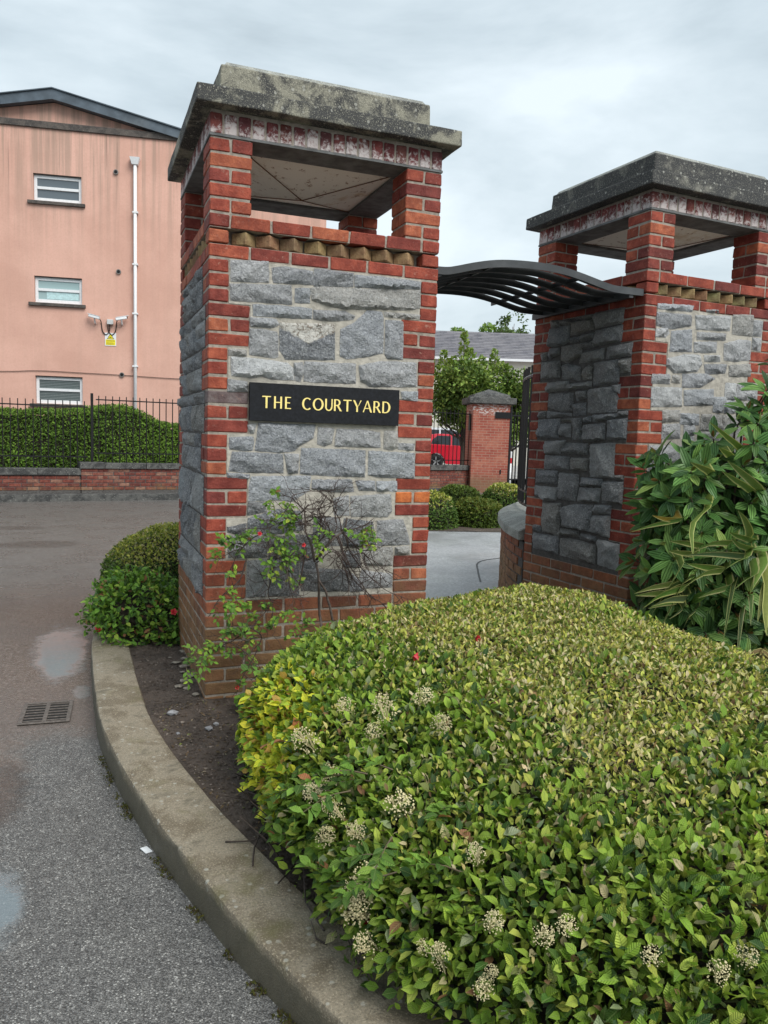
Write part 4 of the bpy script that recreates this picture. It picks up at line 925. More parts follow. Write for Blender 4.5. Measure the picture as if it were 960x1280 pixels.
# ------------------------------------------------------------------ background right: pier, wall, cars, houses
PIERB = None
m, nt, bs, out = newmat('far_brickwork'); PIERB = m
tcg = N(nt, 'ShaderNodeTexCoord'); so_ = N(nt, 'ShaderNodeSeparateXYZ', Vector=tcg.outputs['Object'])
cv = N(nt, 'ShaderNodeCombineXYZ', X=MATH(nt, 'ADD', so_.outputs[0], so_.outputs[1]), Y=so_.outputs[2], Z=0.0)
bt = N(nt, 'ShaderNodeTexBrick', Vector=cv.outputs[0], Color1=(.27, .055, .035), Color2=(.34, .085, .055), Mortar=(.33, .20, .15), Scale=1.0, Mortar_Size=.008)
bt.inputs['Brick Width'].default_value = .225; bt.inputs['Row Height'].default_value = .075; bt.inputs['Bias'].default_value = 0
c = bt.outputs[0]; p = POS(nt)
c = MIX(nt, RANGE(nt, NOISE(nt, 3, 6, .65, p), .42, .66, 0, .5), c, (.46, .20, .13)); c = MIX(nt, RANGE(nt, NOISE(nt, 9, 5, .7, p), .5, .7, 0, .5), c, (.2, .06, .05))
c = MIX(nt, MATH(nt, 'MULTIPLY', RANGE(nt, so_.outputs[2], 2.05, 2.2), RANGE(nt, NOISE(nt, 11, 4, .6, SCALED(nt, p, (1, 1, 2))), .5, .62, 0, .85)), c, (.62, .58, .56))
c = MIX(nt, RANGE(nt, MATH(nt, 'ADD', so_.outputs[2], MATH(nt, 'MULTIPLY', NOISE(nt, 5, 4, .6, p), -.3)), .40, -.05, 0, .6), c, (.12, .10, .05))
setin(nt, bs.inputs['Base Color'], c); bs.inputs['Roughness'].default_value = .8; BUMP(nt, bs, bt.outputs[1], .01, -.8)
pr_ = empty('brick_pier', (10.52, 16.32, 0), R(-17), label='free standing red brick gate pier with a pyramid concrete cap across the courtyard', cat='gate pier')
MB().box((-.55, -.55, -.2), (.55, .55, 2.42)).build('shaft', PIERB, pr_, bevel=.02)
MB().box((-.68, -.68, 2.42), (.68, .68, 2.60)).build('cap_slab', COPING, pr_, bevel=.02)
MB().add([(-.54, -.54, 2.6), (.54, -.54, 2.6), (.54, .54, 2.6), (-.54, .54, 2.6), (-.5, -.5, 2.69), (.5, -.5, 2.69), (.5, .5, 2.69), (-.5, .5, 2.69), (0, 0, 2.87)], [(0, 3, 2, 1), (0, 1, 5, 4), (1, 2, 6, 5), (2, 3, 7, 6), (3, 0, 4, 7), (4, 5, 8), (5, 6, 8), (6, 7, 8), (7, 4, 8)]).build('cap_top', COPING, pr_)
MB().box((.10, -.585, 2.02), (.53, -.552, 2.20)).build('name_plate', BLACK, pr_)
MB().box((-.585, -.34, 1.66), (-.552, -.08, 2.12)).build('letter_box', BLACK, pr_)
MB().box((.30, -.565, .42), (.34, -.552, .55)).build('keyhole_plate', BLACK, pr_)
WB = Vector((9.95, 16.2, 0)); wd2 = (Vector((6.8, 15.35, 0))-WB); wl2 = wd2.length; wd2.normalize(); wd2 = -wd2
WM2 = Matrix(((wd2.x, -wd2.y, 0, 6.8), (wd2.y, wd2.x, 0, 15.35), (0, 0, 1, 0), (0, 0, 0, 1)))
w2 = empty('boundary_wall', label='low brick wall with dark coping joining the left of the free standing brick pier', cat='wall'); w2.matrix_world = WM2
brick_wall(w2, 0, wl2+.25, 0, -.05, .50, vis=(1.6, 9))
for i in range(4): MB().box((i*.86+.003, -.05, .50), (i*.86+.857, .28, .64)).build('coping', COPING, w2, bevel=.01)
MB().box((0, -.25, -.2), (wl2+1.6, -.05, .0)).build('footing', COPING, w2)
r2 = empty('railing', label='black picket railing on the low wall in front of the red car', cat='railing'); r2.matrix_world = WM2
fence(r2, 0, wl2+.1, .11, .64, 2.22, pitch=.148, hw=.008, rails=(2.12, .78))
gt = empty('metal_gate', (10.95, 15.7, 0), R(20), label='black barred metal gate hung beside the brick pier', cat='gate')
for k in range(12): MB().box((k*.14-.014, -.014, -.05), (k*.14+.014, .014, 2.2+.05*math.sin(k*.3))).build('bar', BLACK, gt)
for z in (.25, 1.2, 2.1): MB().box((-.02, -.024, z), (1.6, -.0145, z+.04)).build('rail', BLACK, gt)
MB().box((-.10, -.05, -.1), (-.02, .05, 2.35)).build('gate_post', BLACK, gt)
WHT = plain('white_paint', (.72, .74, .75), .5, var=.1); REDP = plain('red_paint', (.52, .02, .03), .35, var=.05)
for x_, y, lb in ((12.62, 18.5, 'white bollard with a red band beside the far pier, nearer the pier'), (13.0, 18.3, 'white bollard with a red band behind the black gate bars')):
    bo = empty('bollard', (x_, y, 0), label=lb, cat='bollard', group='white bollards behind the gate')
    MB().tube([(0, 0, -.3), (0, 0, .64)], .075, 10).build('shaft', WHT, bo, smooth=True); MB().tube([(0, 0, .64), (0, 0, .82)], .078, 10).build('red_band', REDP, bo); MB().tube([(0, 0, .82), (0, 0, 1.0), (0, 0, 1.03)], [.075, .075, .03], 10).build('top', WHT, bo)
sheet('car_park', [(6.5, 16.2), (14, 19.4), (60, 10), (80, 60), (0, 60), (6, 17)], .10, PATH)

RUB = plain('tyre_rubber', (.018, .018, .019), .8); ALU = plain('alloy', (.50, .51, .52), .35, metal=.8); 
m, nt, bs, out = newmat('car_glass'); bs.inputs['Base Color'].default_value = (.02, .025, .03, 1); bs.inputs['Roughness'].default_value = .05; CG = m
def car(name, loc, rz, paint, label, group=None):
    """local x runs rear (0) to front (4)"""
    g = empty(name, loc, rz, label=label, cat='car', group=group)
    low = [(0.02, .42), (0, .62), (.03, .92), (.16, 1.0), (1.4, .98), (2.6, .93), (3.1, .86), (3.75, .72), (3.92, .55), (3.92, .3), (3.72, .22), (3.45, .22)]
    def arch(cx): return [(cx+.36*math.cos(t), .30+.36*math.sin(t)) for t in np.linspace(0, math.pi, 9)]
    poly = low+[(3.46, .22)]+arch(3.1)+[(2.6, .20), (1.1, .20)]+arch(.68)+[(.28, .22), (.08, .28)]
    b = MB(); b.prism(poly, -.84, .84)
    me = b.mesh(); bb = bmesh.new(); bb.from_mesh(me); bmesh.ops.triangulate(bb, faces=[f for f in bb.faces if len(f.verts) > 4]); bmesh.ops.recalc_face_normals(bb, faces=bb.faces); bb.to_mesh(me); bb.free()
    bo = link('body', me, paint, g); bev(bo, .03, 3)
    # cabin: tumblehome
    def cabin(pts, w0, w1, z0, z1):
        b = MB(); n = len(pts); v = []
        for s in (-1, 1):
            for x_, z in pts: t = (z-z0)/(z1-z0); v.append((x_, s*(w0+(w1-w0)*t), z))
        b.add(v, [tuple(range(n-1, -1, -1)), tuple(range(n, 2*n))]+[(i, (i+1) % n, (i+1) % n+n, i+n) for i in range(n)]); return b
    cabin([(.10, .96), (2.95, .86), (2.12, 1.36), (1.65, 1.45), (.75, 1.47), (.28, 1.40)], .80, .62, .9, 1.47).build('roof', paint, g, bevel=.03)
    for s in (-1, 1):
        for pts in ([(.46, 1.03), (1.28, 1.0), (1.28, 1.38), (.72, 1.39), (.50, 1.20)], [(1.34, 1.0), (2.62, .95), (2.08, 1.31), (1.68, 1.38), (1.34, 1.39)]):
            v = []
            for x_, z in pts: t = (z-.9)/.57; y = .80-.18*t; v += [(x_, s*(y+.006), z)]
            n = len(v); v += [(a, s*(abs(b_)-.02), c_) for a, b_, c_ in v]
            MB().add(v, [tuple(range(n)), tuple(range(2*n-1, n-1, -1))]+[(i, i+n, (i+1) % n+n, (i+1) % n) for i in range(n)]).build('side_window', CG, g)
        MB().box((-.012, s*.74-.08, .80), (.22, s*.80+.045*s, 1.02)).build('tail_light', plain('tail_red', (.55, .03, .03), .2), g)
        MB().box((1.98, s*.86-.06, .98), (2.12, s*.86+.06, 1.10)).build('mirror', paint, g)
    MB().box((.06, -.6, 1.06), (.16, .6, 1.34), Matrix.Rotation(.1, 4, 'Y')).build('rear_window', CG, g)
    for cx in (.68, 3.1):
        for s in (-1, 1):
            wh = MB().tube([(cx, s*.66, .30), (cx, s*.83, .30)], .31, 20).build('wheel', RUB, g)
            MB().tube([(cx, s*.82, .30), (cx, s*.842, .30)], .21, 16).build('rim_hub', BLACK, wh)
            sp_ = MB()
            for k in range(5):
                a = k*2*math.pi/5; M = Matrix.Translation((cx, s*.85, .30)) @ Matrix.Rotation(a, 4, 'Y'); sp_.box((-.028, -.008, 0), (.028, .004, .20), M)
            sp_.build('spokes', ALU, wh)
    return g
RED = None
m, nt, bs, out = newmat('red_car_paint'); bs.inputs['Base Color'].default_value = (.52, .012, .03, 1); bs.inputs['Roughness'].default_value = .2; bs.inputs['Coat Weight'].default_value = .6; RED = m
m, nt, bs, out = newmat('silver_car_paint'); bs.inputs['Base Color'].default_value = (.50, .52, .55, 1); bs.inputs['Roughness'].default_value = .25; bs.inputs['Metallic'].default_value = .4; SIL = m
cdir = math.atan2(RX[1], RX[0])
c0 = Vector((13.333, 25.877, .10))-Vector((math.cos(cdir), math.sin(cdir), 0))*.68
car('parked_car', c0+Vector((-math.sin(cdir), math.cos(cdir), 0))*.84, cdir, RED, 'red hatchback parked behind the railing beside the brick pier', 'cars parked behind the railing')
c1 = c0+Vector((-math.sin(cdir), math.cos(cdir), 0))*3.6-Vector((math.cos(cdir), math.sin(cdir), 0))*.6
c1.z = .10
sc_ar = car('parked_car', c1, cdir+.05, SIL, 'silver car parked beyond the red hatchback with only its roof showing', 'cars parked behind the railing')
sc_ar.scale = (1.2, 1.15, 1.2)

# slate roofed house
hd = Vector((5.212, -2.016, 0)); hl = hd.length; hd.normalize(); hn = Vector((-hd.y, hd.x, 0))
if hn.y < 0: hn = -hn
HM = Matrix(((hd.x, hn.x, 0, 15.71), (hd.y, hn.y, 0, 31.948), (0, 0, 1, 0), (0, 0, 0, 1)))
ho = empty('slate_house', label='cream walled house with a long grey slate roof behind the green tree', cat='house'); ho.matrix_world = HM
CREAM = plain('cream_render', (.62, .60, .53), .85, var=.08, sc=3)
MB().box((-14, .35, -.2), (16, 6.0, 5.35)).build('wall', CREAM, ho)
m, nt, bs, out = newmat('slates'); SLATE = m; p = N(nt, 'ShaderNodeTexCoord').outputs['Object']
so_ = N(nt, 'ShaderNodeSeparateXYZ', Vector=p)
br = N(nt, 'ShaderNodeTexBrick', Vector=N(nt, 'ShaderNodeCombineXYZ', X=so_.outputs[0], Y=so_.outputs[2], Z=0.0).outputs[0], Color1=(.17, .17, .20), Color2=(.28, .275, .30), Mortar=(.08, .08, .09), Scale=1.0, Mortar_Size=.008)
br.inputs['Brick Width'].default_value = .36; br.inputs['Row Height'].default_value = .1028
setin(nt, bs.inputs['Base Color'], MIX(nt, RANGE(nt, NOISE(nt, 2, 5, .6, p), .35, .65), br.outputs[0], MIX(nt, .5, br.outputs[0], (.33, .32, .34)))); bs.inputs['Roughness'].default_value = .5
b = MB(); rows = 16
for k in range(rows):
    t0, t1 = k/rows, (k+1)/rows; y0, y1 = 0+3.2*t0, 3.2*t1+.05; z0, z1 = 5.43+1.645*t0, 5.43+1.645*t1
    b.add([(-14.3, y0, z0), (16.3, y0, z0), (16.3, y1, z1-.05), (-14.3, y1, z1-.05), (-14.3, y0, z0+.05), (16.3, y0, z0+.05), (16.3, y1, z1), (-14.3, y1, z1)],
          [(0, 3, 2, 1), (4, 5, 6, 7), (0, 1, 5, 4), (1, 2, 6, 5), (2, 3, 7, 6), (3, 0, 4, 7)])
b.build('roof', SLATE, ho)
MB().prism([(-14.3, 7.02), (16.3, 7.02), (16.3, 7.1), (-14.3, 7.1)], 3.15, 3.4).build('ridge', SLATE, ho)
MB().add([(-14.3, 3.25, 7.05), (16.3, 3.25, 7.05), (16.3, 6.5, 5.4), (-14.3, 6.5, 5.4)], [(0, 1, 2, 3)]).build('rear_roof', SLATE, ho)
MB().box((-14.3, -.04, 5.30), (16.3, .06, 5.42)).build('gutter', PVC, ho)
for x_ in (-6, -2, 9): 
    wf = MB().box((x_, .30, 3.2), (x_+1.1, .345, 4.5)).build('window', PVC, ho); MB().box((x_+.07, .28, 3.27), (x_+1.03, .298, 4.43)).build('pane', GLASS[2], wf)
# garages
ga = empty('garage_row', (20.37, 39.5, 0), cdir, label='low row of garages with tan doors and a pale fascia beyond the parked cars', cat='garage')
MB().box((-4, .2, -.1), (4, 5, 3.2)).build('wall', CREAM, ga); MB().box((-4.2, -.1, 2.5), (4.2, 5.2, 3.3)).build('fascia', plain('pale_fascia', (.50, .56, .62), .6), ga)
TAN = plain('tan_door', (.52, .40, .24), .6)
for k in range(6): MB().box((-3.9+k*1.3, .12, .05), (-2.75+k*1.3, .195, 2.4)).build('door', TAN, ga)
# bed under the round bushes
b = MB(); q = [(4.1, 7.75), (6.7, 7.1), (9.4, 10.4), (10.6, 15.0), (9.6, 15.4), (6.8, 14.9)]
sheet('planting_bed', q, GZ+.012, SOIL)
# ------------------------------------------------------------------ foliage tools
def unit(a): return a/np.maximum(np.linalg.norm(a, axis=-1, keepdims=True), 1e-9)
def dome(out, H, e, c, zb=0.0, n=160, m=44, tilt=(0, 0), bulge=.03, seed=0.0):
    """closed clipped-bush surface over a plan outline; returns vertex grid"""
    out = np.array(out, float); c = np.array(c, float); th = np.linspace(-np.pi, np.pi, n, endpoint=False)
    A = out; B = np.roll(out, -1, 0); Rr = np.zeros(n)
    for i, a in enumerate(th):
        d = np.array([math.cos(a), math.sin(a)]); ex = B-A; den = d[0]*(-ex[:, 1])+d[1]*ex[:, 0]
        w = A-c; s = (w[:, 0]*(-ex[:, 1])+w[:, 1]*ex[:, 0])/np.where(abs(den) < 1e-9, 1e-9, den); t = (d[0]*w[:, 1]-d[1]*w[:, 0])/np.where(abs(den) < 1e-9, 1e-9, den)
        ok = (s > 0) & (t >= -1e-6) & (t <= 1+1e-6); Rr[i] = s[ok].max() if ok.any() else .1
    for _ in range(3): Rr = (np.roll(Rr, 1)+2*Rr+np.roll(Rr, -1))/4
    ph = np.linspace(0, np.pi/2, m); rho = np.cos(ph)**e; zz = np.sin(ph)**e
    P = np.zeros((m, n, 3)); P[..., 0] = c[0]+rho[:, None]*Rr*np.cos(th); P[..., 1] = c[1]+rho[:, None]*Rr*np.sin(th)
    P[..., 2] = zb+zz[:, None]*(H+tilt[0]*(P[..., 0]-c[0])+tilt[1]*(P[..., 1]-c[1]))
    if bulge:
        for i in range(m):
            for j in range(n):
                v = P[i, j]; k = bulge*noise.noise(Vector((v[0]*2.6, v[1]*2.6, v[2]*2.6+seed)))+bulge*.5*noise.noise(Vector((v[0]*7, v[1]*7, v[2]*7+seed)))
                P[i, j] += k*np.array([math.cos(th[j])*rho[i], math.sin(th[j])*rho[i], zz[i]])
    return P
def sample(P, N_):
    m, n, _ = P.shape; i, j = np.meshgrid(np.arange(m-1), np.arange(n), indexing='ij'); i = i.ravel(); j = j.ravel(); j2 = (j+1) % n
    a, b_, c_, d_ = P[i, j], P[i, j2], P[i+1, j2], P[i+1, j]
    T = np.concatenate([np.stack([a, b_, c_], 1), np.stack([a, c_, d_], 1)]); cr = np.cross(T[:, 1]-T[:, 0], T[:, 2]-T[:, 0]); ar = np.linalg.norm(cr, axis=1)
    k = rng.choice(len(T), N_, p=ar/ar.sum()); u, v = rng.random(N_), rng.random(N_); f = u+v > 1; u[f] = 1-u[f]; v[f] = 1-v[f]
    return T[k, 0]+u[:, None]*(T[k, 1]-T[k, 0])+v[:, None]*(T[k, 2]-T[k, 0]), unit(cr[k])
def grid_mesh(P, shrink, c):
    m, n, _ = P.shape; Q = np.array(P); c = np.array([c[0], c[1], P[..., 2].min()]); Q = c+(Q-c)*shrink
    v = Q.reshape(-1, 3); f = [(i*n+j, i*n+(j+1) % n, (i+1)*n+(j+1) % n, (i+1)*n+j) for i in range(m-1) for j in range(n)]
    return mesh(v, f, True)
SMALL = (np.array([[0, 0], [-.82, .3], [0, .3], [.82, .3], [-.9, .62], [0, .62], [.9, .62], [0, 1.]]), [(0, 3, 2), (0, 2, 1), (2, 3, 6, 5), (1, 2, 5, 4), (5, 6, 7), (4, 5, 7)])
_t = [0, .1, .3, .55, .8, 1.0]; _w = [0, .5, .92, 1.0, .62, 0]
def _tmpl(ts, ws):
    v = [(0, 0)]; f = []
    for t, w_ in zip(ts[1:-1], ws[1:-1]): v += [(-w_, t), (-w_*.5, t), (0, t), (w_*.5, t), (w_, t)]
    v.append((0, 1.0)); n = len(ts)-2
    for k in range(4): f.append((0, 2+k, 1+k))
    for r in range(n-1):
        for k in range(4): a = 1+r*5+k; f.append((a, a+1, a+6, a+5))
    l = 1+(n-1)*5
    for k in range(4): f.append((l+k, l+k+1, l+5))
    return np.array(v, float), f
BIG = _tmpl(_t, _w)
def frames(D, Nn):
    D = unit(D); S = unit(np.cross(D, Nn)); return D, S, np.cross(S, D)
def leaf_verts(tm, P, D, Nn, L, W, fold, bend):
    D, S, Nn = frames(D, Nn); s = tm[:, 0]; t = tm[:, 1]
    V = P[:, None, :]+D[:, None, :]*(t[None, :]*L[:, None])[..., None]+S[:, None, :]*(s[None, :]*(L*W)[:, None]*.5)[..., None]
    return V+Nn[:, None, :]*((np.abs(s)[None, :]*(L*W*fold)[:, None]*.5)-(t**2)[None, :]*(L*bend)[:, None])[..., None]
def leaf_stuff(name, tmpl, P, D, Nn, L, W, col, mat, parent, fold=.35, bend=.18):
    tm, tf = tmpl; N_ = len(P); V = leaf_verts(tm, P, D, Nn, L, W, fold*rng.uniform(.2, 1.9, N_), bend*rng.normal(1.0, .9, N_)).reshape(-1, 3); k = len(tm)
    sizes = np.array([len(q) for q in tf]); lp = np.concatenate([np.array(q) for q in tf]); nl = len(lp)
    loops = (lp[None, :]+(np.arange(N_)*k)[:, None]).ravel(); starts = (np.r_[0, np.cumsum(sizes)[:-1]][None, :]+(np.arange(N_)*nl)[:, None]).ravel()
    me = bpy.data.meshes.new('m'); me.vertices.add(len(V)); me.vertices.foreach_set('co', V.astype(np.float32).ravel())
    me.loops.add(len(loops)); me.loops.foreach_set('vertex_index', loops.astype(np.int32)); me.polygons.add(len(starts)); me.polygons.foreach_set('loop_start', starts.astype(np.int32))
    me.polygons.foreach_set('use_smooth', np.ones(len(starts), bool))
    uv = me.uv_layers.new(name='UVMap'); uvt = np.stack([tm[lp, 0]*.5+.5, tm[lp, 1]], 1); uv.data.foreach_set('uv', np.tile(uvt, (N_, 1)).astype(np.float32).ravel())
    at = me.attributes.new('col', 'FLOAT_COLOR', 'POINT'); cc = np.c_[col, np.ones(N_)]; at.data.foreach_set('color', np.repeat(cc, k, 0).astype(np.float32).ravel())
    me.update(); me.validate(); o = link(name, me, mat, parent); o['kind'] = 'stuff'; return o
_lm = {}
def leaf_single(tmpl, key, W, fold, bend, mat):
    kk = (key, round(W, 2), fold, bend, mat.name)
    if kk in _lm: return _lm[kk]
    tm, tf = tmpl; z = np.zeros((1, 3)); V = leaf_verts(tm, z, np.array([[0, 1., 0]]), np.array([[0, 0, 1.]]), np.ones(1), np.array([W]), fold, bend)[0]
    me = mesh(V, tf, True); uv = me.uv_layers.new(name='UVMap'); lp = np.concatenate([np.array(q) for q in tf])
    uv.data.foreach_set('uv', np.stack([tm[lp, 0]*.5+.5, tm[lp, 1]], 1).astype(np.float32).ravel()); me.materials.append(mat); _lm[kk] = me; return me
def leaves(parent, tmpl, key, P, D, Nn, L, W, col, ms, mo, n_single=0, cand=None, fold=.35, bend=.18, stuff='foliage'):
    """the n_single largest candidates in view become objects, the rest one stuff part"""
    single = np.zeros(len(P), bool)
    if n_single:
        x_, y, z = project(P); ok = (x_ > 0) & (x_ < 960) & (y > 0) & (y < 1280) & (z > .3)
        if cand is not None: ok &= cand
        sc = np.where(ok, L*np.sqrt(W)/z, -1); idx = np.argsort(-sc)[:n_single]; single[idx[sc[idx] > 0]] = True
        Df, Sf, Nf = frames(D[single], Nn[single])
        for p, d, s, n_, l, w_, c_ in zip(P[single], Df, Sf, Nf, L[single], W[single], col[single]):
            me = leaf_single(tmpl, key, round(float(w_)*10)/10, fold, bend, mo)
            M = Matrix(((-s[0]*l, d[0]*l, n_[0]*l, p[0]), (-s[1]*l, d[1]*l, n_[1]*l, p[1]), (-s[2]*l, d[2]*l, n_[2]*l, p[2]), (0, 0, 0, 1)))
            M = Matrix(((s[0]*l, d[0]*l, n_[0]*l, p[0]), (s[1]*l, d[1]*l, n_[1]*l, p[1]), (s[2]*l, d[2]*l, n_[2]*l, p[2]), (0, 0, 0, 1)))
            link('leaf', me, None, parent, M=M, color=tuple(float(q) for q in c_))
    r = ~single
    leaf_stuff(stuff, tmpl, P[r], D[r], Nn[r], L[r], W[r], col[r], ms, parent, fold, bend)
def pick(cols, n, k=.18):
    """cols: list of (weight, rgb)"""
    w_ = np.array([c[0] for c in cols], float); C_ = np.array([c[1] for c in cols])
    return C_[rng.choice(len(cols), n, p=w_/w_.sum())]*rng.uniform(1-k, 1+k, (n, 1))*rng.uniform(.93, 1.07, (n, 3))
LEAF_S = leaf_mat('leaf', 'attr'); LEAF_O = leaf_mat('leaf_single', 'obj')
VIB_S = leaf_mat('ribbed_leaf', 'attr', .34, .12, 3); VIB_O = leaf_mat('ribbed_leaf_single', 'obj', .34, .12, 3)
FLAXM = leaf_mat('striped_blade', 'obj', .4, .15, 1, stripes=(.55, .57, .20))
CORE = plain('core_shade', (.020, .017, .010), .95, var=.6, sc=30)  # near-black, stands in for the shade deep inside the foliage
BARK = plain('bark', (.085, .065, .05), .85, var=.4, sc=30, bump=.01)
def rnd(n): return unit(rng.normal(size=(n, 3)))
UP = np.array([0, 0, 1.])

# ------------------------------------------------------------------ the big clipped hedge in front
OUT = [(.04, -.95), (.16, -.66), (.47, -.42), (.82, -.28), (1.25, -.16), (1.75, .02), (2.05, .02), (2.25, -.3), (2.25, -1), (2.15, -2), (2.0, -3), (1.4, -3.35), (.7, -3.25), (.35, -3.0), (.16, -2.6), (.04, -2.2), (.02, -1.6), (.02, -1.2)]
hg = empty('clipped_hedge', (0, 0, 0), label='large low clipped hedge with yellowed trimmed top filling the foreground in front of the pillars', cat='hedge')
HP = dome(OUT, .585, .5, (1.1, -1.45), tilt=(.07, .02), bulge=.035)
cm = link('shade_core', grid_mesh(HP, .93, (1.1, -1.45)), CORE, hg); cm['kind'] = 'stuff'  # solid hull added inside the leaves to block light
def hedge_leaves(n, dmin, dmax, grow, only_trim=False):
    P, Nn = sample(HP, n); nz = Nn[:, 2]
    trim = np.clip((nz-.55)/.25, 0, 1)*np.clip((P[:, 0]-.30)/.5, .15, 1)*np.clip((P[:, 1]+2.95)/.6, .35, 1)
    patch = np.array([noise.noise(Vector((p[0]*2.3, p[1]*2.3, 4.))) for p in P]); trim = np.clip(trim+patch*.45*(trim > .1), 0, 1)
    tr = rng.random(n) < trim
    if not only_trim and dmin < 0:
        kq = (nz > .5) | (rng.random(n) < .74); P, Nn, nz, tr = P[kq], Nn[kq], nz[kq], tr[kq]; n = len(P)
    if only_trim: P, Nn, tr = P[tr], Nn[tr], tr[tr]; n = len(P)
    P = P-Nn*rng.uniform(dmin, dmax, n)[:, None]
    D = unit(Nn*rng.uniform(.3, 1.1, n)[:, None]*grow+UP*rng.uniform(-.15, .6, n)[:, None]+rnd(n)*.7)
    D[tr] = unit(UP*rng.uniform(.35, 1.3, tr.sum())[:, None]+rnd(tr.sum())*.75)
    LN = unit(Nn*.5+UP*.75+rnd(n)*.62)
    L = np.where(tr, rng.uniform(.017, .028, n), rng.uniform(.023, .046, n)); W = np.where(tr, rng.uniform(.36, .58, n), rng.uniform(.48, .72, n))
    g = pick([(24, (.15, .25, .032)), (28, (.22, .34, .045)), (12, (.065, .13, .024)), (20, (.31, .43, .06)), (12, (.41, .47, .085)), (10, (.045, .095, .03)), (5, (.30, .36, .20)), (4, (.19, .22, .07)), (3, (.46, .40, .22)), (1.2, (.28, .15, .08))], n)
    t = pick([(30, (.58, .58, .125)), (24, (.68, .62, .25)), (18, (.21, .28, .055)), (17, (.13, .20, .038)), (18, (.70, .61, .36)), (7, (.28, .19, .09)), (8, (.30, .37, .07)), (2, (.2, .11, .06))], n)
    col = np.where(tr[:, None], t, g)
    # young yellow and coppery shoots at the left end
    dl = np.linalg.norm((P-np.array([.04, -1.36, .27]))*np.array([1, .8, 1]), axis=1); yl = rng.random(n) < np.clip(1.6-dl/.22, 0, .9)
    col[yl] = pick([(6, (.62, .62, .05)), (3, (.42, .52, .06)), (1.3, (.58, .36, .08)), (.4, (.48, .18, .07)), (2, (.22, .36, .045))], yl.sum())
    L[yl] *= 1.1
    return P, D, LN, L, W, col
a1 = hedge_leaves(66000, -.02, .03, 1.0); n1_ = len(a1[0]); a2 = hedge_leaves(34000, .02, .10, .6); a2 = (*a2[:5], a2[5]*.45)  # deeper leaf layer darkened: shade of the gaps put into leaf colour
a3 = hedge_leaves(60000, -.022, .022, 1.0, True)
A = [np.concatenate([p, q]) for p, q in zip(a1, a2)]; nA = len(A[0]); A = [np.concatenate([p, q]) for p, q in zip(A, a3)]
fx_ = ~((A[0][:, 1] > -.02) & (A[0][:, 0] < 1.3)) & ~((A[0][:, 2] < .11) & (A[0][:, 0] < .45) & (rng.random(len(A[0])) < .85)); A = [q[fx_] for q in A]
cand = np.arange(len(fx_))[fx_] < n1_
view = unit(np.array(CAM)-A[0]); cand &= (A[0][:, 2] > .1) & (np.einsum('ij,ij->i', view, unit(A[0]-np.array([1.1, -1.6, .1]))) > .35)
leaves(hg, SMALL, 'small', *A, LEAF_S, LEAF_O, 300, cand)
# long left shoots of the hedge, with larger leaves
TW = plain('green_twig', (.10, .075, .04), .7, var=.3, sc=40)
sh = MB(); SP_, SD, SN, SL, SW, SC = [], [], [], [], [], []
for k in range(46):
    b0 = np.array([rng.uniform(.08, .4), rng.uniform(-2.6, -.95), rng.uniform(.12, .5)]); d = unit(np.array([[-.8-rng.random()*.4, rng.normal(0, .5), rng.uniform(-.1, .8)]]))[0]
    l = rng.uniform(.1, .22); pts = [b0+d*l*t+np.array([0, 0, -.05*t*t]) for t in (0, .35, .7, 1)]; sh.tube(pts, [.0025, .002, .0015, .001], 4)
    for t in np.linspace(.25, 1, 9):
        for s in (-1, 1):
            q = b0+d*l*t+np.array([0, 0, -.05*t*t]); sd = np.cross(d, UP)*s
            SP_.append(q); SD.append(d*.5+sd*.8+rng.normal(0, .25, 3)); SN.append(UP+rng.normal(0, .4, 3)); SL.append(rng.uniform(.028, .05)); SW.append(rng.uniform(.48, .62))
            yel = np.linalg.norm(q-np.array([.05, -1.35, .32])) < .3
            SC.append(pick([(5, (.62, .62, .05)), (3, (.42, .52, .055)), (.8, (.52, .32, .08)), (1, (.2, .33, .045))] if yel else [(3, (.12, .22, .036)), (2, (.18, .32, .05)), (2, (.07, .14, .03)), (.3, (.34, .15, .07))], 1)[0])
sh.build('shoots', TW, hg)['kind'] = 'stuff'
leaf_stuff('shoot_leaves', SMALL, *[np.array(q) for q in (SP_, SD, SN, SL, SW, SC)], LEAF_S, hg)
BLOS = plain('cream_blossom', (.58, .51, .29), .7, var=.25, sc=200)
bb = bmesh.new(); bmesh.ops.create_icosphere(bb, subdivisions=1, radius=1); bl_me = bpy.data.meshes.new('m'); bb.to_mesh(bl_me); bb.free()
bv_ = [v.co.copy() for v in bl_me.vertices]; bf_ = [tuple(p.vertices) for p in bl_me.polygons]
fvar = []
for k in range(6):
    b = MB(); 
    for q in range(150):
        t = rng.random()**.7; r_m = .034*math.sin(math.pi*min(.98, .12+t*.8))**.7
        a = rng.uniform(0, 2*math.pi); rr = r_m*math.sqrt(rng.random()); c_ = Vector((rr*math.cos(a), rr*math.sin(a), t*.085-.01)); s = rng.uniform(.0014, .0027)
        b.add([c_+v*s for v in bv_], bf_)
    for q in range(8): 
        a = rng.uniform(0, 6.28); b.tube([(0, 0, -.03), (.008*math.cos(a), .008*math.sin(a), .02), (.022*math.cos(a), .022*math.sin(a), .05)], .0012, 4)
    me = b.mesh(); me.materials.append(BLOS); fvar.append(me)
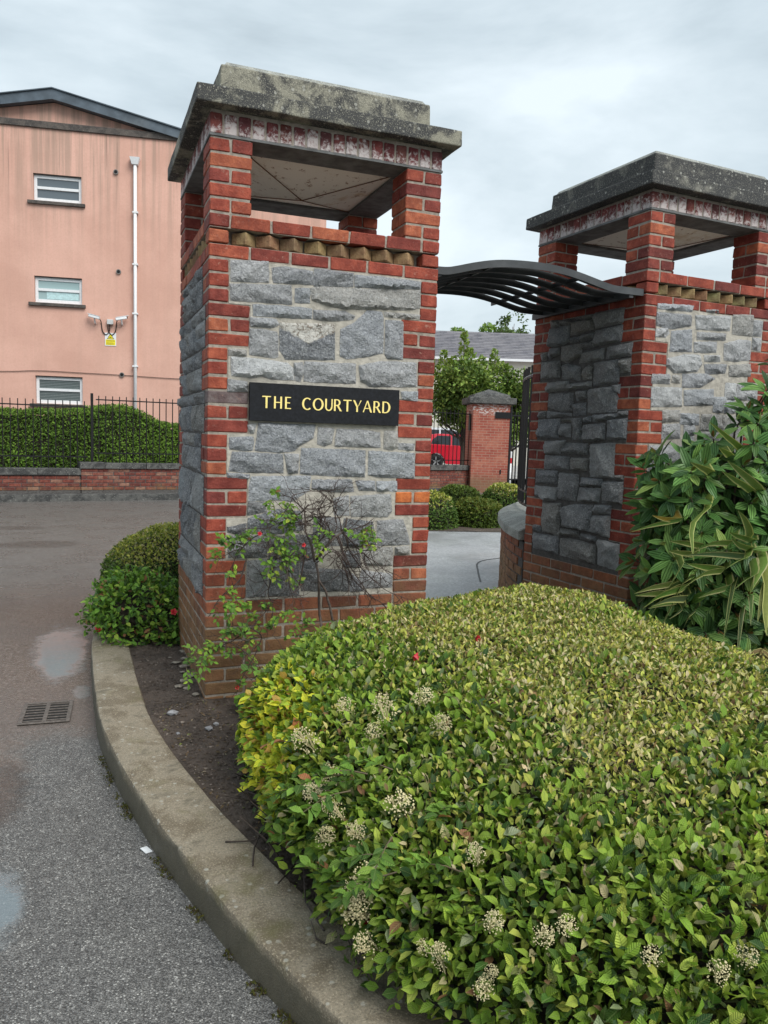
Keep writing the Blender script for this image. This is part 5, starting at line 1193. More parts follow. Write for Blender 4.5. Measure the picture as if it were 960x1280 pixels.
for k, q in enumerate(FLOWERS.split()):
    p = Vector([int(v)/1000 for v in q.split(',')]); d = Vector((-.35, -.5, .75))+Vector(rng.normal(0, .25, 3)); n_ = (p-Vector((1.0, -1.6, .1))).normalized()
    M = Matrix.Translation(p+n_*.012) @ d.to_track_quat('Z', 'Y').to_matrix().to_4x4() @ Matrix.Diagonal((*[rng.uniform(.85, 1.35)*(1 if k not in (12, 13, 14, 15, 17, 18, 19, 20, 21, 26, 27) else .6)]*2, rng.uniform(.8, 1.6)*(1 if k not in (12, 13, 14, 15, 17, 18, 19, 20, 21, 26, 27) else .6), 1))
    link('flower_cluster', fvar[k % 6], None, hg, M=M)
BERRY = plain('red_berry', (.45, .02, .03), .4)
for p in ((.27, -2.45, .36), (.6, -1.45, .585), (.95, -1.3, .60), (.06, -2.2, .18), (.09, -2.35, .16)):
    b = MB()
    for q in range(5): b.add([Vector(p)+Vector(rng.normal(0, .006, 3))+v*.005 for v in bv_], bf_)
    b.build('berries', BERRY, hg)
# dead twigs under the skirt of the hedge
b = MB()
for k in range(46):
    x_, y = rng.uniform(.0, .22), rng.uniform(-2.45, -1.0); p = np.array([x_, y, .0]); d = np.array([rng.normal(-.3, .4), rng.normal(0, .6), rng.uniform(.1, .9)]); l = rng.uniform(.08, .25)
    b.tube([p, p+d*l*.5+rng.normal(0, .015, 3), p+d*l+rng.normal(0, .02, 3)], [.004, .003, .0012], 4)
b.build('dead_twigs', TWIG, hg)['kind'] = 'stuff'

# ------------------------------------------------------------------ clipped round bushes
def round_bush(name, label, x_, y, r, H, e, n, zb, size, greens, tops, cat='bush', group=None, aspect=1.0, seed=0., topz=.72):
    a = np.linspace(0, 2*np.pi, 28, endpoint=False); g = empty(name, (x_, y, zb), label=label, cat=cat, group=group)
    P0 = dome(np.c_[r*np.cos(a), r*aspect*np.sin(a)], H, e, (0, 0), bulge=.06*r, seed=seed+x_, n=80, m=26)
    o = link('shade_core', grid_mesh(P0, .90, (0, 0)), CORE, g); o['kind'] = 'stuff'  # added inner hull, keeps light from passing through the bush
    P, Nn = sample(P0, n); tr = rng.random(n) < np.clip((Nn[:, 2]-topz+.32)/.35, 0, .92)
    P = P+Nn*rng.uniform(-.06*r, .03*r, n)[:, None]; D = unit(Nn*.6+UP*.35+rnd(n)*.8); LN = unit(Nn*.5+UP*.8+rnd(n)*.6)
    col = np.where(tr[:, None], pick(tops, n), pick(greens, n)); L = size*rng.uniform(.65, 1.25, n)
    leaf_stuff('foliage', SMALL, P, D, LN, L, rng.uniform(.45, .62, n), col, LEAF_S, g); return g
TOPS = [(4, (.50, .49, .11)), (2, (.42, .45, .09)), (2, (.20, .26, .05)), (1.6, (.52, .46, .24)), (1, (.12, .19, .04))]
GRN = [(3, (.08, .14, .03)), (3, (.11, .19, .038)), (2, (.05, .10, .024)), (1, (.18, .26, .05))]
round_bush('round_bush', 'clipped round bush with yellowed top standing left of the sign pillar', .25, 2.75, .70, .60, .75, 24000, 0, .025, GRN, TOPS)
for (x_, y, r, H, zb, lb, gg, tt) in ((4.95, 8.3, .62, .60, GZ, 'largest clipped round bush, pale topped, at the left in front of the far pier', GRN, TOPS),
        (7.45, 11.9, .50, .45, GZ, 'dark green low bush tucked behind the two front bushes at the far pier foot', [(3, (.06, .10, .02)), (2, (.09, .14, .025))], [(2, (.12, .17, .03)), (1, (.08, .12, .03))]),
        (6.05, 8.3, .50, .46, GZ, 'loose dark green bush in front of the far pier, right of the pale topped one', [(3, (.06, .10, .018)), (2, (.10, .15, .02))], [(2, (.15, .17, .03)), (1, (.08, .12, .02))]),
        (7.75, 10.3, .50, .60, GZ, 'clipped round bush with bright yellow green top beside the black railing', GRN, TOPS)):
    round_bush('round_bush', lb, x_, y, r, H, .72, 5000, zb, .055, gg, tt, group='round bushes before the far pier')
# rose-like shrub beside the kerb
g = empty('flowering_shrub', (-.165, 1.56, 0), label='bright green shrub with red flowers overhanging the kerb end left of the pillar', cat='shrub')
a = np.linspace(0, 2*np.pi, 28, endpoint=False)
P0 = dome(np.c_[.37*np.cos(a), .46*np.sin(a)], .35, .68, (0, 0), bulge=.16, n=60, m=20)
o = link('shade_core', grid_mesh(P0, .72, (0, 0)), CORE, g); o['kind'] = 'stuff'  # added dark hull that stops light inside the shrub
n = 3600; P, Nn = sample(P0, n); P = P+Nn*rng.uniform(-.12, .05, n)[:, None]; D = unit(Nn*.7+UP*.1+rnd(n)*.9); LN = unit(Nn*.5+UP*.6+rnd(n)*.5); L = rng.uniform(.03, .055, n)
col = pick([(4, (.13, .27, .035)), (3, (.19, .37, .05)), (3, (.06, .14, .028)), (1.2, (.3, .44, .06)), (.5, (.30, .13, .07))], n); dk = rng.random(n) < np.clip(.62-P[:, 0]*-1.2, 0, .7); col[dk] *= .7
W = rng.uniform(.5, .66, n); Pw = P+np.array([-.165, 1.56, 0])
x_, y, z = project(Pw); cnd = (np.einsum('ij,ij->i', unit(np.array(CAM)-Pw), Nn) > .2) & (x_ < 222)
sc = np.where(cnd, L/z, 0); ii = np.argsort(-sc)[:160]; sg_ = np.zeros(n, bool); sg_[ii] = True
Df, Sf, Nf = frames(D[sg_], LN[sg_])
for p, d, s, n_, l, w_, c_ in zip(P[sg_], Df, Sf, Nf, L[sg_], W[sg_], col[sg_]):
    link('leaf', leaf_single(SMALL, 'small', round(float(w_)*10)/10, .35, .18, LEAF_O), None, g, M=Matrix(((s[0]*l, d[0]*l, n_[0]*l, p[0]), (s[1]*l, d[1]*l, n_[1]*l, p[1]), (s[2]*l, d[2]*l, n_[2]*l, p[2]), (0, 0, 0, 1))), color=tuple(float(q) for q in c_))
r = ~sg_; leaf_stuff('foliage', SMALL, P[r], D[r], LN[r], L[r], W[r], col[r], LEAF_S, g)
b = MB()
for k in range(40):
    a_ = rng.uniform(0, 6.28); p = np.array([.3*math.cos(a_)*rng.random(), .35*math.sin(a_)*rng.random(), .02]); q = p+np.array([rng.normal(0, .12), rng.normal(-.05, .12), rng.uniform(.12, .38)]); b.tube([p, (p+q)/2+rng.normal(0, .03, 3), q], [.004, .003, .0015], 4)
b.build('stems', TWIG, g)['kind'] = 'stuff'
ROSE = plain('red_petal', (.55, .03, .04), .5, var=.3, sc=80)
def rose_flower(r):
    V, F = [], []
    b = MB()
    for ring, (k, rr, hh) in enumerate(((5, 1.0, .25), (5, .7, .5), (4, .4, .7))):
        for i in range(k):
            a_ = 2*math.pi*(i+ring*.5)/k; c_, s_ = math.cos(a_), math.sin(a_); t = Vector((-s_, c_, 0)); o_ = Vector((c_, s_, 0))
            b.add([Vector((0, 0, 0)), (o_*rr*.55-t*rr*.5)*r+Vector((0, 0, hh*.5*r)), o_*rr*r+Vector((0, 0, hh*r)), (o_*rr*.55+t*rr*.5)*r+Vector((0, 0, hh*.5*r))], [(0, 1, 2, 3)])
    return b.mesh()
rm = rose_flower(.026); rm.materials.append(ROSE)
for p in ((.13, -.36, .20), (-.35, -.24, .08)):
    link('flower', rm, None, g, M=Matrix.Translation(p) @ Matrix.Rotation(1.1, 4, 'X'))

# ------------------------------------------------------------------ climbing rose in front of the sign pillar
g = empty('climbing_rose', (.60, -.2, 0), label='half bare climbing rose with tangled dark twigs growing against the pillar under the name sign', cat='climbing plant')
O3 = np.array([.60, -.2, 0])
p3 = lambda s: [tuple(int(v)/1000 for v in q.split(',')) for q in s.split()]
nz3 = lambda v, o: noise.noise(Vector((v[0]*14+o, v[1]*14+o*2, v[2]*14)))
stems = [p3(s) for s in ROSE_STEMS.split('|')]
RST = plain('rose_stem', (.075, .055, .045), .75, var=.4, sc=50, bump=.003); RST2 = plain('rose_twig', (.05, .032, .027), .75, var=.4, sc=50)
for k, st_ in enumerate(stems):
    q = cat_rom(st_, 14)-O3; q = q+np.array([[nz3(v, k*3.)*.010, nz3(v, k*3.+9)*.012, nz3(v, k*3.+5)*.010] for v in q])
    if k < 2: q = np.vstack([[q[0][0]+.02, q[0][1], -.02], q]); r = np.linspace(.0105 if k == 1 else .008, .006, len(q))
    elif k < 4: r = np.linspace(.0075, .004, len(q))
    else: r = np.linspace(.0038, .0016, len(q))
    MB().tube(q, list(r), 6).build('branch', RST if k < 4 else RST2, g, smooth=True)
b = MB()
def grow(p, d, l, r, depth):
    q = p; pts = [p]
    for _ in range(3):
        d = unit((d+rng.normal(0, .22, 3))[None])[0]; q = q+d*l/3; q[1] = min(q[1], .15); pts.append(q)
    b.tube(pts, [r, r*.8, r*.65, r*.45], 4)
    if depth:
        for _ in range(rng.integers(1, 4)):
            e = unit((d+rng.normal(0, .65, 3)*np.array([1, .6, 1]))[None])[0]; grow(pts[rng.integers(1, 4)], e, l*rng.uniform(.45, .8), r*.6, depth-1)
for k in range(190):
    sidx = rng.integers(3, len(stems)); cq = cat_rom(stems[sidx], 12); m_ = rng.integers(2, 11); dd = unit((cq[m_+1]-cq[m_]+rng.normal(0, .02, 3))[None])[0]
    grow(cq[m_]-O3, unit((dd+rng.normal(0, .5, 3)*np.array([1, .5, 1]))[None])[0], rng.uniform(.07, .18), .0023, 2)
b.build('fine_twigs', RST2, g)['kind'] = 'stuff'
P_, D_, N_, L_, W_, C_ = [], [], [], [], [], []
allst = np.concatenate([cat_rom(s, 20) for s in stems]); b = MB()
for q in ROSE_SPRIGS.split():
    x_, y, z, k = [int(v) for v in q.split(',')]; c0_ = np.array([x_, y, z])/1000
    near = allst[np.argmin(np.linalg.norm(allst-c0_, axis=1))]; mid = (near+c0_)/2+np.array([0, -.02, .015]); b.tube([near-O3, mid-O3, c0_-O3], [.0022, .0018, .0012], 4)
    lt = rng.random(); nsh = max(1, k//11)
    for sh_ in range(nsh):           # short leafy shoots, leaflets in pairs along each
        d = unit((rng.normal(0, 1, 3)*np.array([1, .5, .8])+np.array([0, -.35, -.1]))[None])[0]; l = rng.uniform(.045, .085); p0_ = c0_+rng.normal(0, .012, 3); p1_ = p0_+d*l*.5+np.array([0, 0, .006]); p2_ = p0_+d*l+np.array([0, 0, -.010])
        b.tube([p0_-O3, p1_-O3, p2_-O3], [.0012, .001, .0007], 3)
        side = unit(np.cross(d, np.array([0, -.5, .85]))[None])[0]; m_ = 7
        for i in range(m_):
            t = .15+.85*i/(m_-1); base = p0_*(1-t)+p2_*t; s = (-1, 1)[i % 2]
            P_.append(base); D_.append(d*.55+side*s*(.9 if i < m_-1 else .1)+rng.normal(0, .2, 3)); N_.append(np.array([0, -.55, .8])+rng.normal(0, .3, 3)); L_.append(rng.uniform(.022, .038)*(1.1 if i == m_-1 else 1)); W_.append(rng.uniform(.52, .66))
        C_ += list(pick([(2+3*lt, (.17, .32, .042)), (1.4, (.30, .41, .055)), (3*(1-lt)+.5, (.06, .13, .03)), (2, (.12, .25, .04)), (.25, (.3, .12, .07))], m_))
b.build('leaf_stalks', TW, g)['kind'] = 'stuff'
arr = [np.array(v) for v in (P_, D_, N_, L_, W_, C_)]
x_, y, z = project(arr[0]); sg_ = np.zeros(len(arr[0]), bool); sg_[np.argsort(-arr[3]/z)[:280]] = True
Df, Sf, Nf = frames(arr[1][sg_], arr[2][sg_])
for p, d, s, n_, l, w_, c_ in zip(arr[0][sg_]-O3, Df, Sf, Nf, arr[3][sg_], arr[4][sg_], arr[5][sg_]):
    link('leaf', leaf_single(SMALL, 'small', round(float(w_)*10)/10, .35, .18, LEAF_O), None, g, M=Matrix(((s[0]*l, d[0]*l, n_[0]*l, p[0]), (s[1]*l, d[1]*l, n_[1]*l, p[1]), (s[2]*l, d[2]*l, n_[2]*l, p[2]), (0, 0, 0, 1))), color=tuple(float(q) for q in c_))
r = ~sg_; leaf_stuff('foliage', SMALL, arr[0][r]-O3, arr[1][r], arr[2][r], arr[3][r], arr[4][r], arr[5][r], LEAF_S, g)
rm2 = rose_flower(.013); rm2.materials.append(ROSE)
for p in p3(ROSE_FLOWERS)[:3]: link('flower', rm2, None, g, M=Matrix.Translation(Vector(p)-Vector(O3)) @ Matrix.Rotation(1.2, 4, 'X'))

# ------------------------------------------------------------------ ribbed evergreen shrub and striped flax at the right
g = empty('evergreen_shrub', (3.15, -.45, 0), label='tall dark green shrub with big ribbed leaves covering the front of the right hand pillar', cat='shrub')
S0 = np.array([3.15, -.45, 0]); ros = []; cc3 = np.array([3.24, -.45, .92]); rad = np.array([.90, .42, 1.34])
tries = 0
while len(ros) < 370 and tries < 20000:
    tries += 1
    n_ = rnd(1)[0]
    if n_[1] > .3: continue
    p = cc3+rad*n_*rng.uniform(.72, 1.02)
    p = p+rng.normal(0, .03, 3)
    # left shoulder is lower and reaches out
    if p[2] < .12: continue
    if p[0] < 2.46: continue
    if p[2] > np.interp(p[0], [2.40, 2.52, 2.72, 2.94, 3.14, 3.45], [1.10, 1.32, 1.50, 1.64, 1.80, 2.0]) or p[1] > -.06: continue
    if all(np.linalg.norm(p-q[0]) > .075 for q in ros): ros.append((p, unit((n_*np.array([1, 1.3, .8])+UP*.35)[None])[0]))
for k in range(20):   # side branch reaching left across the pillar corner
    p = np.array([2.50+.35*rng.random(), -.32-.25*rng.random(), rng.uniform(.86, 1.24)]); ros.append((p, unit(np.array([[-.7, -.5, .35]])+rng.normal(0, .3, 3))[0]))
P_, D_, N_, L_, W_, C_ = [], [], [], [], [], []; br_ = MB()
for p, d in ros:
    t1 = unit(np.cross(d, rng.normal(size=3))[None])[0]; t2 = np.cross(d, t1); k = rng.integers(6, 10); big = rng.uniform(.8, 1.12)
    for i in range(k):
        a_ = 2*math.pi*i/k+rng.normal(0, .25); el = rng.uniform(.05, .75); dd = (math.cos(a_)*t1+math.sin(a_)*t2)*math.cos(el)+d*math.sin(el)
        P_.append(p+dd*.012-d*.04*rng.random()); D_.append(dd+np.array([0, 0, -.12])); N_.append(d+UP*.35+rng.normal(0, .15, 3)); L_.append(big*rng.uniform(.10, .165)); W_.append(rng.uniform(.32, .42))
    C_ += list(pick([(4, (.075, .165, .045)), (3, (.115, .225, .06)), (2, (.05, .11, .038)), (1.6, (.17, .30, .075)), (.6, (.24, .36, .09))], k))
    base = np.array([3.15, -.4, .1]); mid = (p+base)/2+np.array([0, 0, .08]); br_.tube([mid, p-d*.1, p], [.010, .006, .004], 5)
    for s in range(2):
        P_.append(p+d*.01); D_.append(d+rng.normal(0, .3, 3)); N_.append(rng.normal(size=3)); L_.append(rng.uniform(.04, .07)); W_.append(.3); C_.append(np.array([.16, .20, .05]) if rng.random() > .35 else np.array([.22, .12, .04]))
br_.tube([(3.15, -.4, 0), (3.13, -.42, .4), (3.15, -.4, .9)], [.03, .025, .015], 7)
o = br_.build('branches', BARK, g); o.location = -Vector(S0); o['kind'] = 'stuff'
arr = [np.array(v) for v in (P_, D_, N_, L_, W_, C_)]
x_, y, z = project(arr[0]); ok = (x_ > 0) & (x_ < 985) & (y > 380) & (y < 860); dv = unit(arr[0]-cc3); facing = np.einsum('ij,ij->i', unit(np.array(CAM)-arr[0]), dv)
sc = np.where(ok & (facing > .1), arr[3]*np.sqrt(arr[4])/z, 0)+(arr[0][:, 0] < 2.6)*.01*ok; sg_ = np.zeros(len(x_), bool); sg_[np.argsort(-sc)[:300]] = True
Df, Sf, Nf = frames(arr[1][sg_], arr[2][sg_])
for p, d, s, n_, l, w_, c_ in zip(arr[0][sg_]-S0, Df, Sf, Nf, arr[3][sg_], arr[4][sg_], arr[5][sg_]):
    link('leaf', leaf_single(BIG, 'big', round(float(w_)*20)/20, .22, .16, VIB_O), None, g, M=Matrix(((s[0]*l, d[0]*l, n_[0]*l, p[0]), (s[1]*l, d[1]*l, n_[1]*l, p[1]), (s[2]*l, d[2]*l, n_[2]*l, p[2]), (0, 0, 0, 1))), color=tuple(float(q) for q in c_))
r = ~sg_; leaf_stuff('foliage', BIG, arr[0][r]-S0, arr[1][r], arr[2][r], arr[3][r], arr[4][r], arr[5][r], VIB_S, g, .22, .16)
o = link('shade_core', grid_mesh(dome(np.c_[.55*np.cos(a), .30*np.sin(a)], 1.35, .7, (.08, .02), bulge=.1, n=40, m=16), 1.0, (0, 0)), CORE, g); o['kind'] = 'stuff'  # added dark hull behind the leaves, blocks light through the shrub

g = empty('flax_plant', (2.95, -.95, 0), label='striped green and cream flax with long drooping blades at the foot of the big shrub', cat='plant')
G0 = Vector((2.95, -.95, 0))
def blade(pts, w0, col, tw=0.0, name='blade'):
    q = cat_rom(pts, 12); v = []; f = []; uvs = []
    d0 = Vector(q[-1]-q[0]); side0 = d0.cross(Vector((FW.x, FW.y, FW.z)) if tw == 0 else Vector((math.sin(tw), math.cos(tw), .2)))
    if side0.length < 1e-4: side0 = Vector((1, 0, 0))
    side0.normalize()
    for i, p in enumerate(q):
        t = i/11; d = Vector(q[min(i+1, 11)]-q[max(i-1, 0)]).normalized(); s = (side0-d*side0.dot(d)).normalized(); nn = d.cross(s)
        w_ = w0*min(1, .55+t*1.2)*(1-max(0, (t-.45)/.55)**1.6)*.5+.0012
        for a_ in (-1, -.5, 0, .5, 1): v.append(Vector(p)-G0+s*a_*w_+nn*abs(a_)*w_*.22); uvs.append((a_*.5+.5, t))
    for i in range(11):
        for j in range(4): f.append((i*5+j, i*5+j+1, i*5+j+6, i*5+j+5))
    me = mesh(v, f, True); uv = me.uv_layers.new(name='UVMap')
    for l in me.loops: uv.data[l.index].uv = uvs[l.vertex_index]
    return link(name, me, FLAXM, g, color=col)
for k, s in enumerate(FLAX.split('|')):
    pts = p3(s); c_ = (.115, .20, .042)
    if k in (10, 15, 16, 30): c_ = (.06, .10, .05)
    if k == 23: c_ = (.42, .25, .04)
    if k in (18, 19): c_ = (.20, .22, .06)
    # carry each blade back to the crown of the plant
    a0 = Vector(pts[0]); basep = Vector((3.12+.1*random.uniform(-1, 1), -.5+.06*random.uniform(-1, 1), .02))
    m_ = a0+(a0-Vector(pts[1]))*.9+Vector((.03, .16, -.02))
    blade([tuple(basep), tuple(m_)]+pts, random.uniform(.040, .054), tuple(v*random.uniform(.85, 1.15) for v in c_))
for k in range(20):
    a_ = rng.uniform(-2.9, .2); l = rng.uniform(.5, .85); hgt = rng.uniform(.25, .8); b0 = np.array([3.08+rng.normal(0, .05), -.62+rng.normal(0, .05), .02]); d = np.array([math.cos(a_), math.sin(a_)*.55, 0])
    pts = [b0, b0+d*l*.3+UP*hgt*.8, b0+d*l*.7+UP*hgt, b0+d*l+UP*hgt*rng.uniform(.35, .85)]
    if b0[1]+d[1]*l < -1.45 : continue
    blade([tuple(q) for q in pts], rng.uniform(.028, .038), tuple(np.array([.06, .12, .03])*rng.uniform(.7, 1.2)))
for k in range(14):   # brown dead blades low down
    a_ = rng.uniform(-2.8, -.2); l = rng.uniform(.3, .6); b0 = np.array([2.98+rng.normal(0, .1), -.9+rng.normal(0, .06), .05]); d = np.array([math.cos(a_), math.sin(a_)*.5, 0])
    blade([tuple(b0), tuple(b0+d*l*.5+UP*.25), tuple(b0+d*l+UP*rng.uniform(.05, .3))], .025, (.22, .15, .07), name='dead_blade')
# low dark ground cover between hedge and flax
g = tag(empty('ground_cover', (3.0, -1.3, 0)), 'low dark leafy ground cover between the clipped hedge and the flax', 'plant')
n = 5200; P = np.c_[rng.uniform(-.75, 1.2, n), rng.uniform(-1.1, .75, n), np.zeros(n)]; P[:, 2] = rng.random(n)**.8*(.30+.08*np.sin(P[:, 0]*5)+.05*np.cos(P[:, 1]*7))
leaf_stuff('foliage', SMALL, P, unit(rnd(n)+UP*.3), unit(UP+rnd(n)*.6), rng.uniform(.025, .05, n), rng.uniform(.5, .65, n), pick([(3, (.04, .085, .022)), (2, (.03, .06, .02)), (1, (.07, .14, .03))], n), LEAF_S, g)

# ------------------------------------------------------------------ hedge behind the railing, trees
hb = empty('tall_hedge', label='dense dark green hedge between the railing and the pink building', cat='hedge'); hb.matrix_world = WM
hv = MB(); prof_h = [(-6, 1.72), (.3, 1.70), (1.4, 1.74), (1.75, 1.80), (2.1, 1.86), (2.6, 1.88), (2.95, 1.78), (3.25, 1.60), (3.45, 1.52), (5.5, 1.5)]
def hz(x_): return np.interp(x_, [q[0] for q in prof_h], [q[1] for q in prof_h])
for k in range(len(prof_h)-1):
    xa, za = prof_h[k]; xb, zb = prof_h[k+1]
    hv.add([(xa, .85, 0), (xb, .85, 0), (xb, 1.9, 0), (xa, 1.9, 0), (xa, .85, za-.10), (xb, .85, zb-.10), (xb, 1.9, zb-.10), (xa, 1.9, za-.10)], [(0, 1, 5, 4), (4, 5, 6, 7), (2, 3, 7, 6)])
hv.build('shade_core', CORE, hb)['kind'] = 'stuff'  # added solid dark filler, blocks light behind the hedge leaves
n = 26000; xx = rng.uniform(-1.6, 5.3, n); zz = rng.uniform(.0, 1, n)*hz(xx); yy = .80+rng.uniform(-.05, .10, n)+.05*np.array([noise.noise(Vector((a_*2.5, b_*2.5, 0))) for a_, b_ in zip(xx, zz)])
nt_ = 9000; x2 = rng.uniform(-1.6, 5.3, nt_); y2 = rng.uniform(.78, 1.9, nt_); z2 = hz(x2)+rng.uniform(-.10, .03, nt_)+.04*np.array([noise.noise(Vector((a_*3, b_*3, 5))) for a_, b_ in zip(x2, y2)])
P = np.c_[np.r_[xx, x2], np.r_[yy, y2], np.r_[zz, z2]]; n = len(P); Nn = np.r_[np.tile([0, -1., .2], (len(xx), 1)), np.tile([0, -.2, 1.], (nt_, 1))]
pt = np.array([noise.noise(Vector((p[0]*1.6, p[1]*1.6, p[2]*1.6+3))) for p in P])
cA = pick([(3, (.085, .16, .024)), (3, (.12, .22, .032)), (2, (.055, .11, .02))], n); cB = pick([(3, (.16, .29, .04)), (2, (.2, .34, .05))], n)
leaf_stuff('foliage', SMALL, P, unit(Nn*.5+UP*.2+rnd(n)*.9), unit(Nn+rnd(n)*.6), rng.uniform(.035, .065, n), rng.uniform(.5, .65, n), np.where((rng.random(n) < np.clip(.25+pt*.6+(P[:, 0] > 1.6)*.25, 0, 1))[:, None], cB, cA), LEAF_S, hb)

def tree(name, label, loc, h, rad, n, size, cols, trunk=.12, lobes=14, cz=.62, seed=0, gapy=.25, zmin=0, cat='tree', group=None, spiky=0.0):
    g = empty(name, loc, label=label, cat=cat, group=group); rr = np.random.default_rng(seed)
    tb = MB(); tb.tube([(0, 0, -.2), (.03, 0, h*.25), (0, .03, h*.5), (.02, 0, h*.8)], [trunk, trunk*.8, trunk*.55, trunk*.2], 8); tb.build('trunk', BARK, g, smooth=True)
    C_ = [];
    for k in range(lobes):
        v = unit(rr.normal(size=(1, 3)))[0]; q = np.array([0, 0, h*cz])+v*np.array([rad, rad, h*(1-cz)*.86])*rr.uniform(.35, .82)
        C_.append((q, rr.uniform(.28, .5)*rad))
    lb = MB()
    for q, r0 in C_:
        b0 = np.array([0, 0, h*rr.uniform(.22, .5)]); lb.tube([b0, (b0+q)/2+np.array([0, 0, -.05*h*.3]), q], [trunk*.45, trunk*.3, trunk*.1], 5)
    o = lb.build('limbs', BARK, g, smooth=True)
    P = []; Nn = []; cl = []
    per = n//lobes
    for q, r0 in C_:
        v = unit(rr.normal(size=(per, 3))); rad_ = r0*rr.uniform(.45, 1.12, (per, 1))**.6
        p = q+v*rad_*np.array([1, 1, .9+spiky])
        P.append(p); Nn.append(v); t = np.clip(v[:, 2]*.5+.5, 0, 1); cl.append(t)
    P = np.concatenate(P); Nn = np.concatenate(Nn); N_ = len(P)
    keep = np.array([noise.noise(Vector(p*(2.2/rad))+Vector((seed, 0, 0))) for p in P]) > -gapy
    keep &= P[:, 2] > zmin+.25*np.sin(P[:, 0]*5)+.15*np.sin(P[:, 1]*7); P, Nn = P[keep], Nn[keep]; N_ = len(P)
    if spiky: P[:, 2] += spiky*np.abs(rr.normal(size=N_))*.25*(P[:, 2] > h*.75)
    lt = np.array([noise.noise(Vector(p*(3.1/rad))+Vector((seed, 7, 0))) for p in P]); c1 = pick(cols[0], N_); c2 = pick(cols[1], N_)
    leaf_stuff('crown', SMALL, P, unit(Nn*.5+rnd(N_)+np.array([0, 0, .1])), unit(Nn*.5+UP*.6+rnd(N_)*.6), size*rr.uniform(.6, 1.3, N_), rr.uniform(.5, .7, N_), np.where((rr.random(N_) < np.clip(.5+lt, 0, 1))[:, None], c1, c2), LEAF_S, g)
    return g
LG = [(3, (.21, .31, .06)), (2, (.29, .38, .09)), (1, (.13, .21, .04))]; DG = [(3, (.07, .125, .03)), (2, (.10, .17, .036)), (1, (.15, .24, .05))]
def spires(g, h, items, n, size, seed):
    """upright leafy leader shoots on a crown"""
    rr = np.random.default_rng(seed); P = []; D = []
    st = MB()
    for (x_, y, z0, z1, w_) in items:
        st.tube([(x_, y, z0-.8), (x_+.02, y, z1)], [.02, .006], 4)
        k = int(n*(z1-z0)); t = rr.random(k); a_ = rr.uniform(0, 6.28, k); r_q = w_*(1-t)**.7*rr.random(k)**.5+.03
        P.append(np.c_[x_+r_q*np.cos(a_), y+r_q*np.sin(a_), z0+(z1-z0)*t])
        D.append(np.c_[np.cos(a_)*.6, np.sin(a_)*.6, rr.uniform(.2, 1.1, k)])
    st.build('leaders', BARK, g); P = np.concatenate(P); D = np.concatenate(D); k = len(P)
    leaf_stuff('leader_foliage', SMALL, P, unit(D+rnd(k)*.4), unit(UP*.5+rnd(k)), size*rr.uniform(.7, 1.3, k), rr.uniform(.5, .65, k), pick(LG, k), LEAF_S, g)
t_ = tree('leafy_tree', 'bushy green tree behind the brick pier with upright leafy shoots', (11.9, 20.6, -.1), 4.6, 1.6, 21000, .13, (LG, DG), trunk=.10, lobes=34, cz=.60, seed=3, gapy=.35, zmin=2.15)
rh = Vector((RX[0], RX[1], 0)).normalized(); sp_items = []
for du, z0, z1, w_ in ((-1.28, 3.6, 4.55, .22), (-.78, 3.7, 4.5, .2), (-.1, 3.9, 5.15, .2), (.1, 3.6, 4.6, .26), (.55, 3.5, 4.35, .18), (.98, 3.6, 4.6, .18), (1.35, 3.4, 4.1, .2), (-.45, 3.5, 4.3, .22)):
    sp_items.append((rh.x*du, rh.y*du, z0+.1, z1, w_))
spires(t_, 4.3, sp_items, 260, .11, 4)
tree('leafy_tree', 'darker tree left of the leafy one, partly hidden by the sign pillar', (9.6, 21.6, -.1), 3.3, 1.3, 9000, .13, (DG, DG), trunk=.09, lobes=16, cz=.68, seed=9, gapy=.4, zmin=2.1)
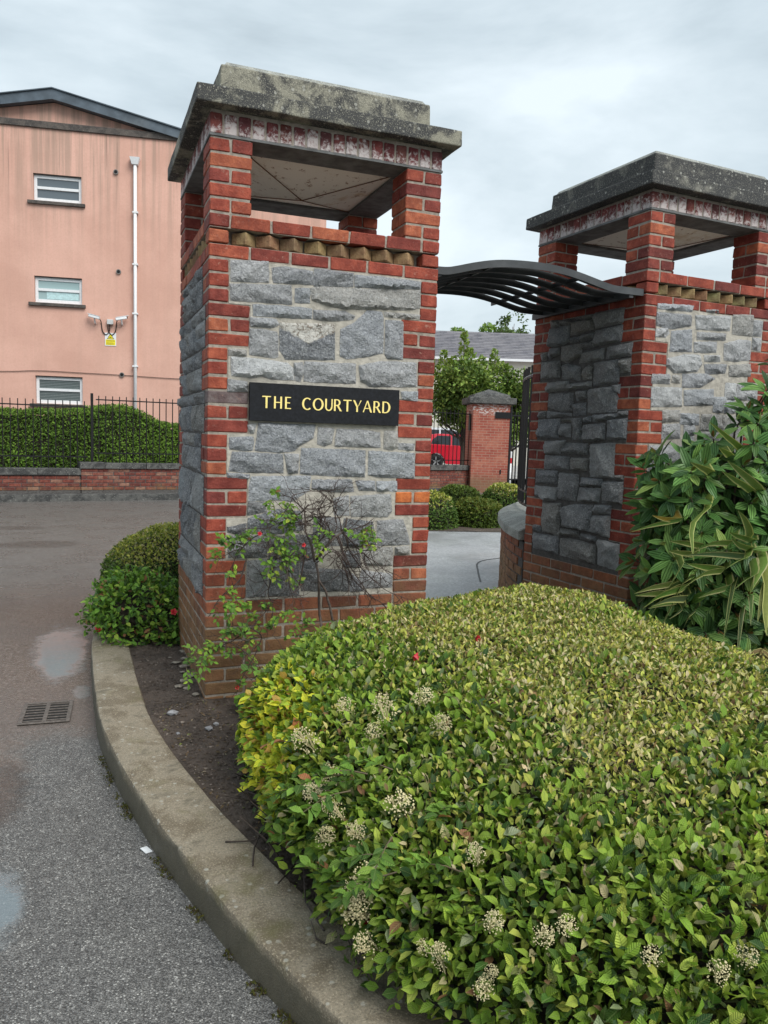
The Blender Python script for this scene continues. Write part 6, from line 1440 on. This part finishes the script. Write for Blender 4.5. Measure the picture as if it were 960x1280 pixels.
tree('leafy_tree', 'darker tree right of the leafy one, behind the black gate', (13.5, 20.1, -.1), 4.3, 1.35, 13000, .13, (LG, DG), trunk=.09, lobes=16, cz=.6, seed=12, gapy=.35, zmin=1.3)
tree('distant_tree', 'rounded bright green treetop rising above the slate roof, left of its twin', (28.4, 52.4, 0), 11.6, 2.0, 9000, .26, ([(3, (.24, .36, .08))], [(2, (.16, .27, .06))]), trunk=.2, lobes=16, cz=.76, seed=5, gapy=.2, group='treetops above the slate roof')
tree('distant_tree', 'thin open treetop rising above the slate roof, nearer the right hand pillar', (31.0, 51.4, 0), 12.0, 2.2, 5000, .26, ([(3, (.12, .18, .06))], [(2, (.09, .14, .05))]), trunk=.2, lobes=16, cz=.76, seed=8, gapy=.0, group='treetops above the slate roof')

# moss and weeds along the kerb foot
n = 2600; si = rng.integers(95, 215, n); P = O_[si]+rng.normal(0, .004, (n, 3)); dirs = O_[np.minimum(si+1, 259)]-O_[si]; nn = unit(np.c_[dirs[:, 1], -dirs[:, 0], np.zeros(n)])
P = P+nn*(.012+np.abs(rng.normal(0, .014, n)))[:, None]; P[:, 2] = GZ+rng.random(n)*.010
kp = np.array([noise.noise(Vector((p[0]*6, p[1]*6, 2.))) for p in P]) > -.02; P = P[kp]; n = len(P)
o = leaf_stuff('moss', SMALL, P, unit(UP*.7+rnd(n)), unit(UP+rnd(n)), rng.uniform(.006, .014, n), rng.uniform(.4, .7, n), pick([(3, (.085, .085, .02)), (2, (.12, .115, .03)), (2, (.09, .06, .035))], n), LEAF_S, None)
n = 1300; P = np.c_[rng.uniform(-.3, .5, n), rng.uniform(-2.2, .0, n), np.zeros(n)]
kp = np.array([p[0] > float(np.interp(-p[1], [-q[1] for q in xs_in], [q[0] for q in xs_in]))+.01 for p in P]); P = P[kp]; n = len(P)
P[:, 2] = [soil_h(p[0], p[1])+.006 for p in P]
leaf_stuff('leaf_litter', SMALL, P, unit(rnd(n)*np.array([1, 1, .15])), unit(UP+rnd(n)*.3), rng.uniform(.008, .024, n), rng.uniform(.4, .6, n), pick([(3, (.11, .07, .045)), (2, (.18, .12, .075)), (1, (.28, .22, .15)), (.5, (.2, .24, .06))], n), LEAF_S, None)
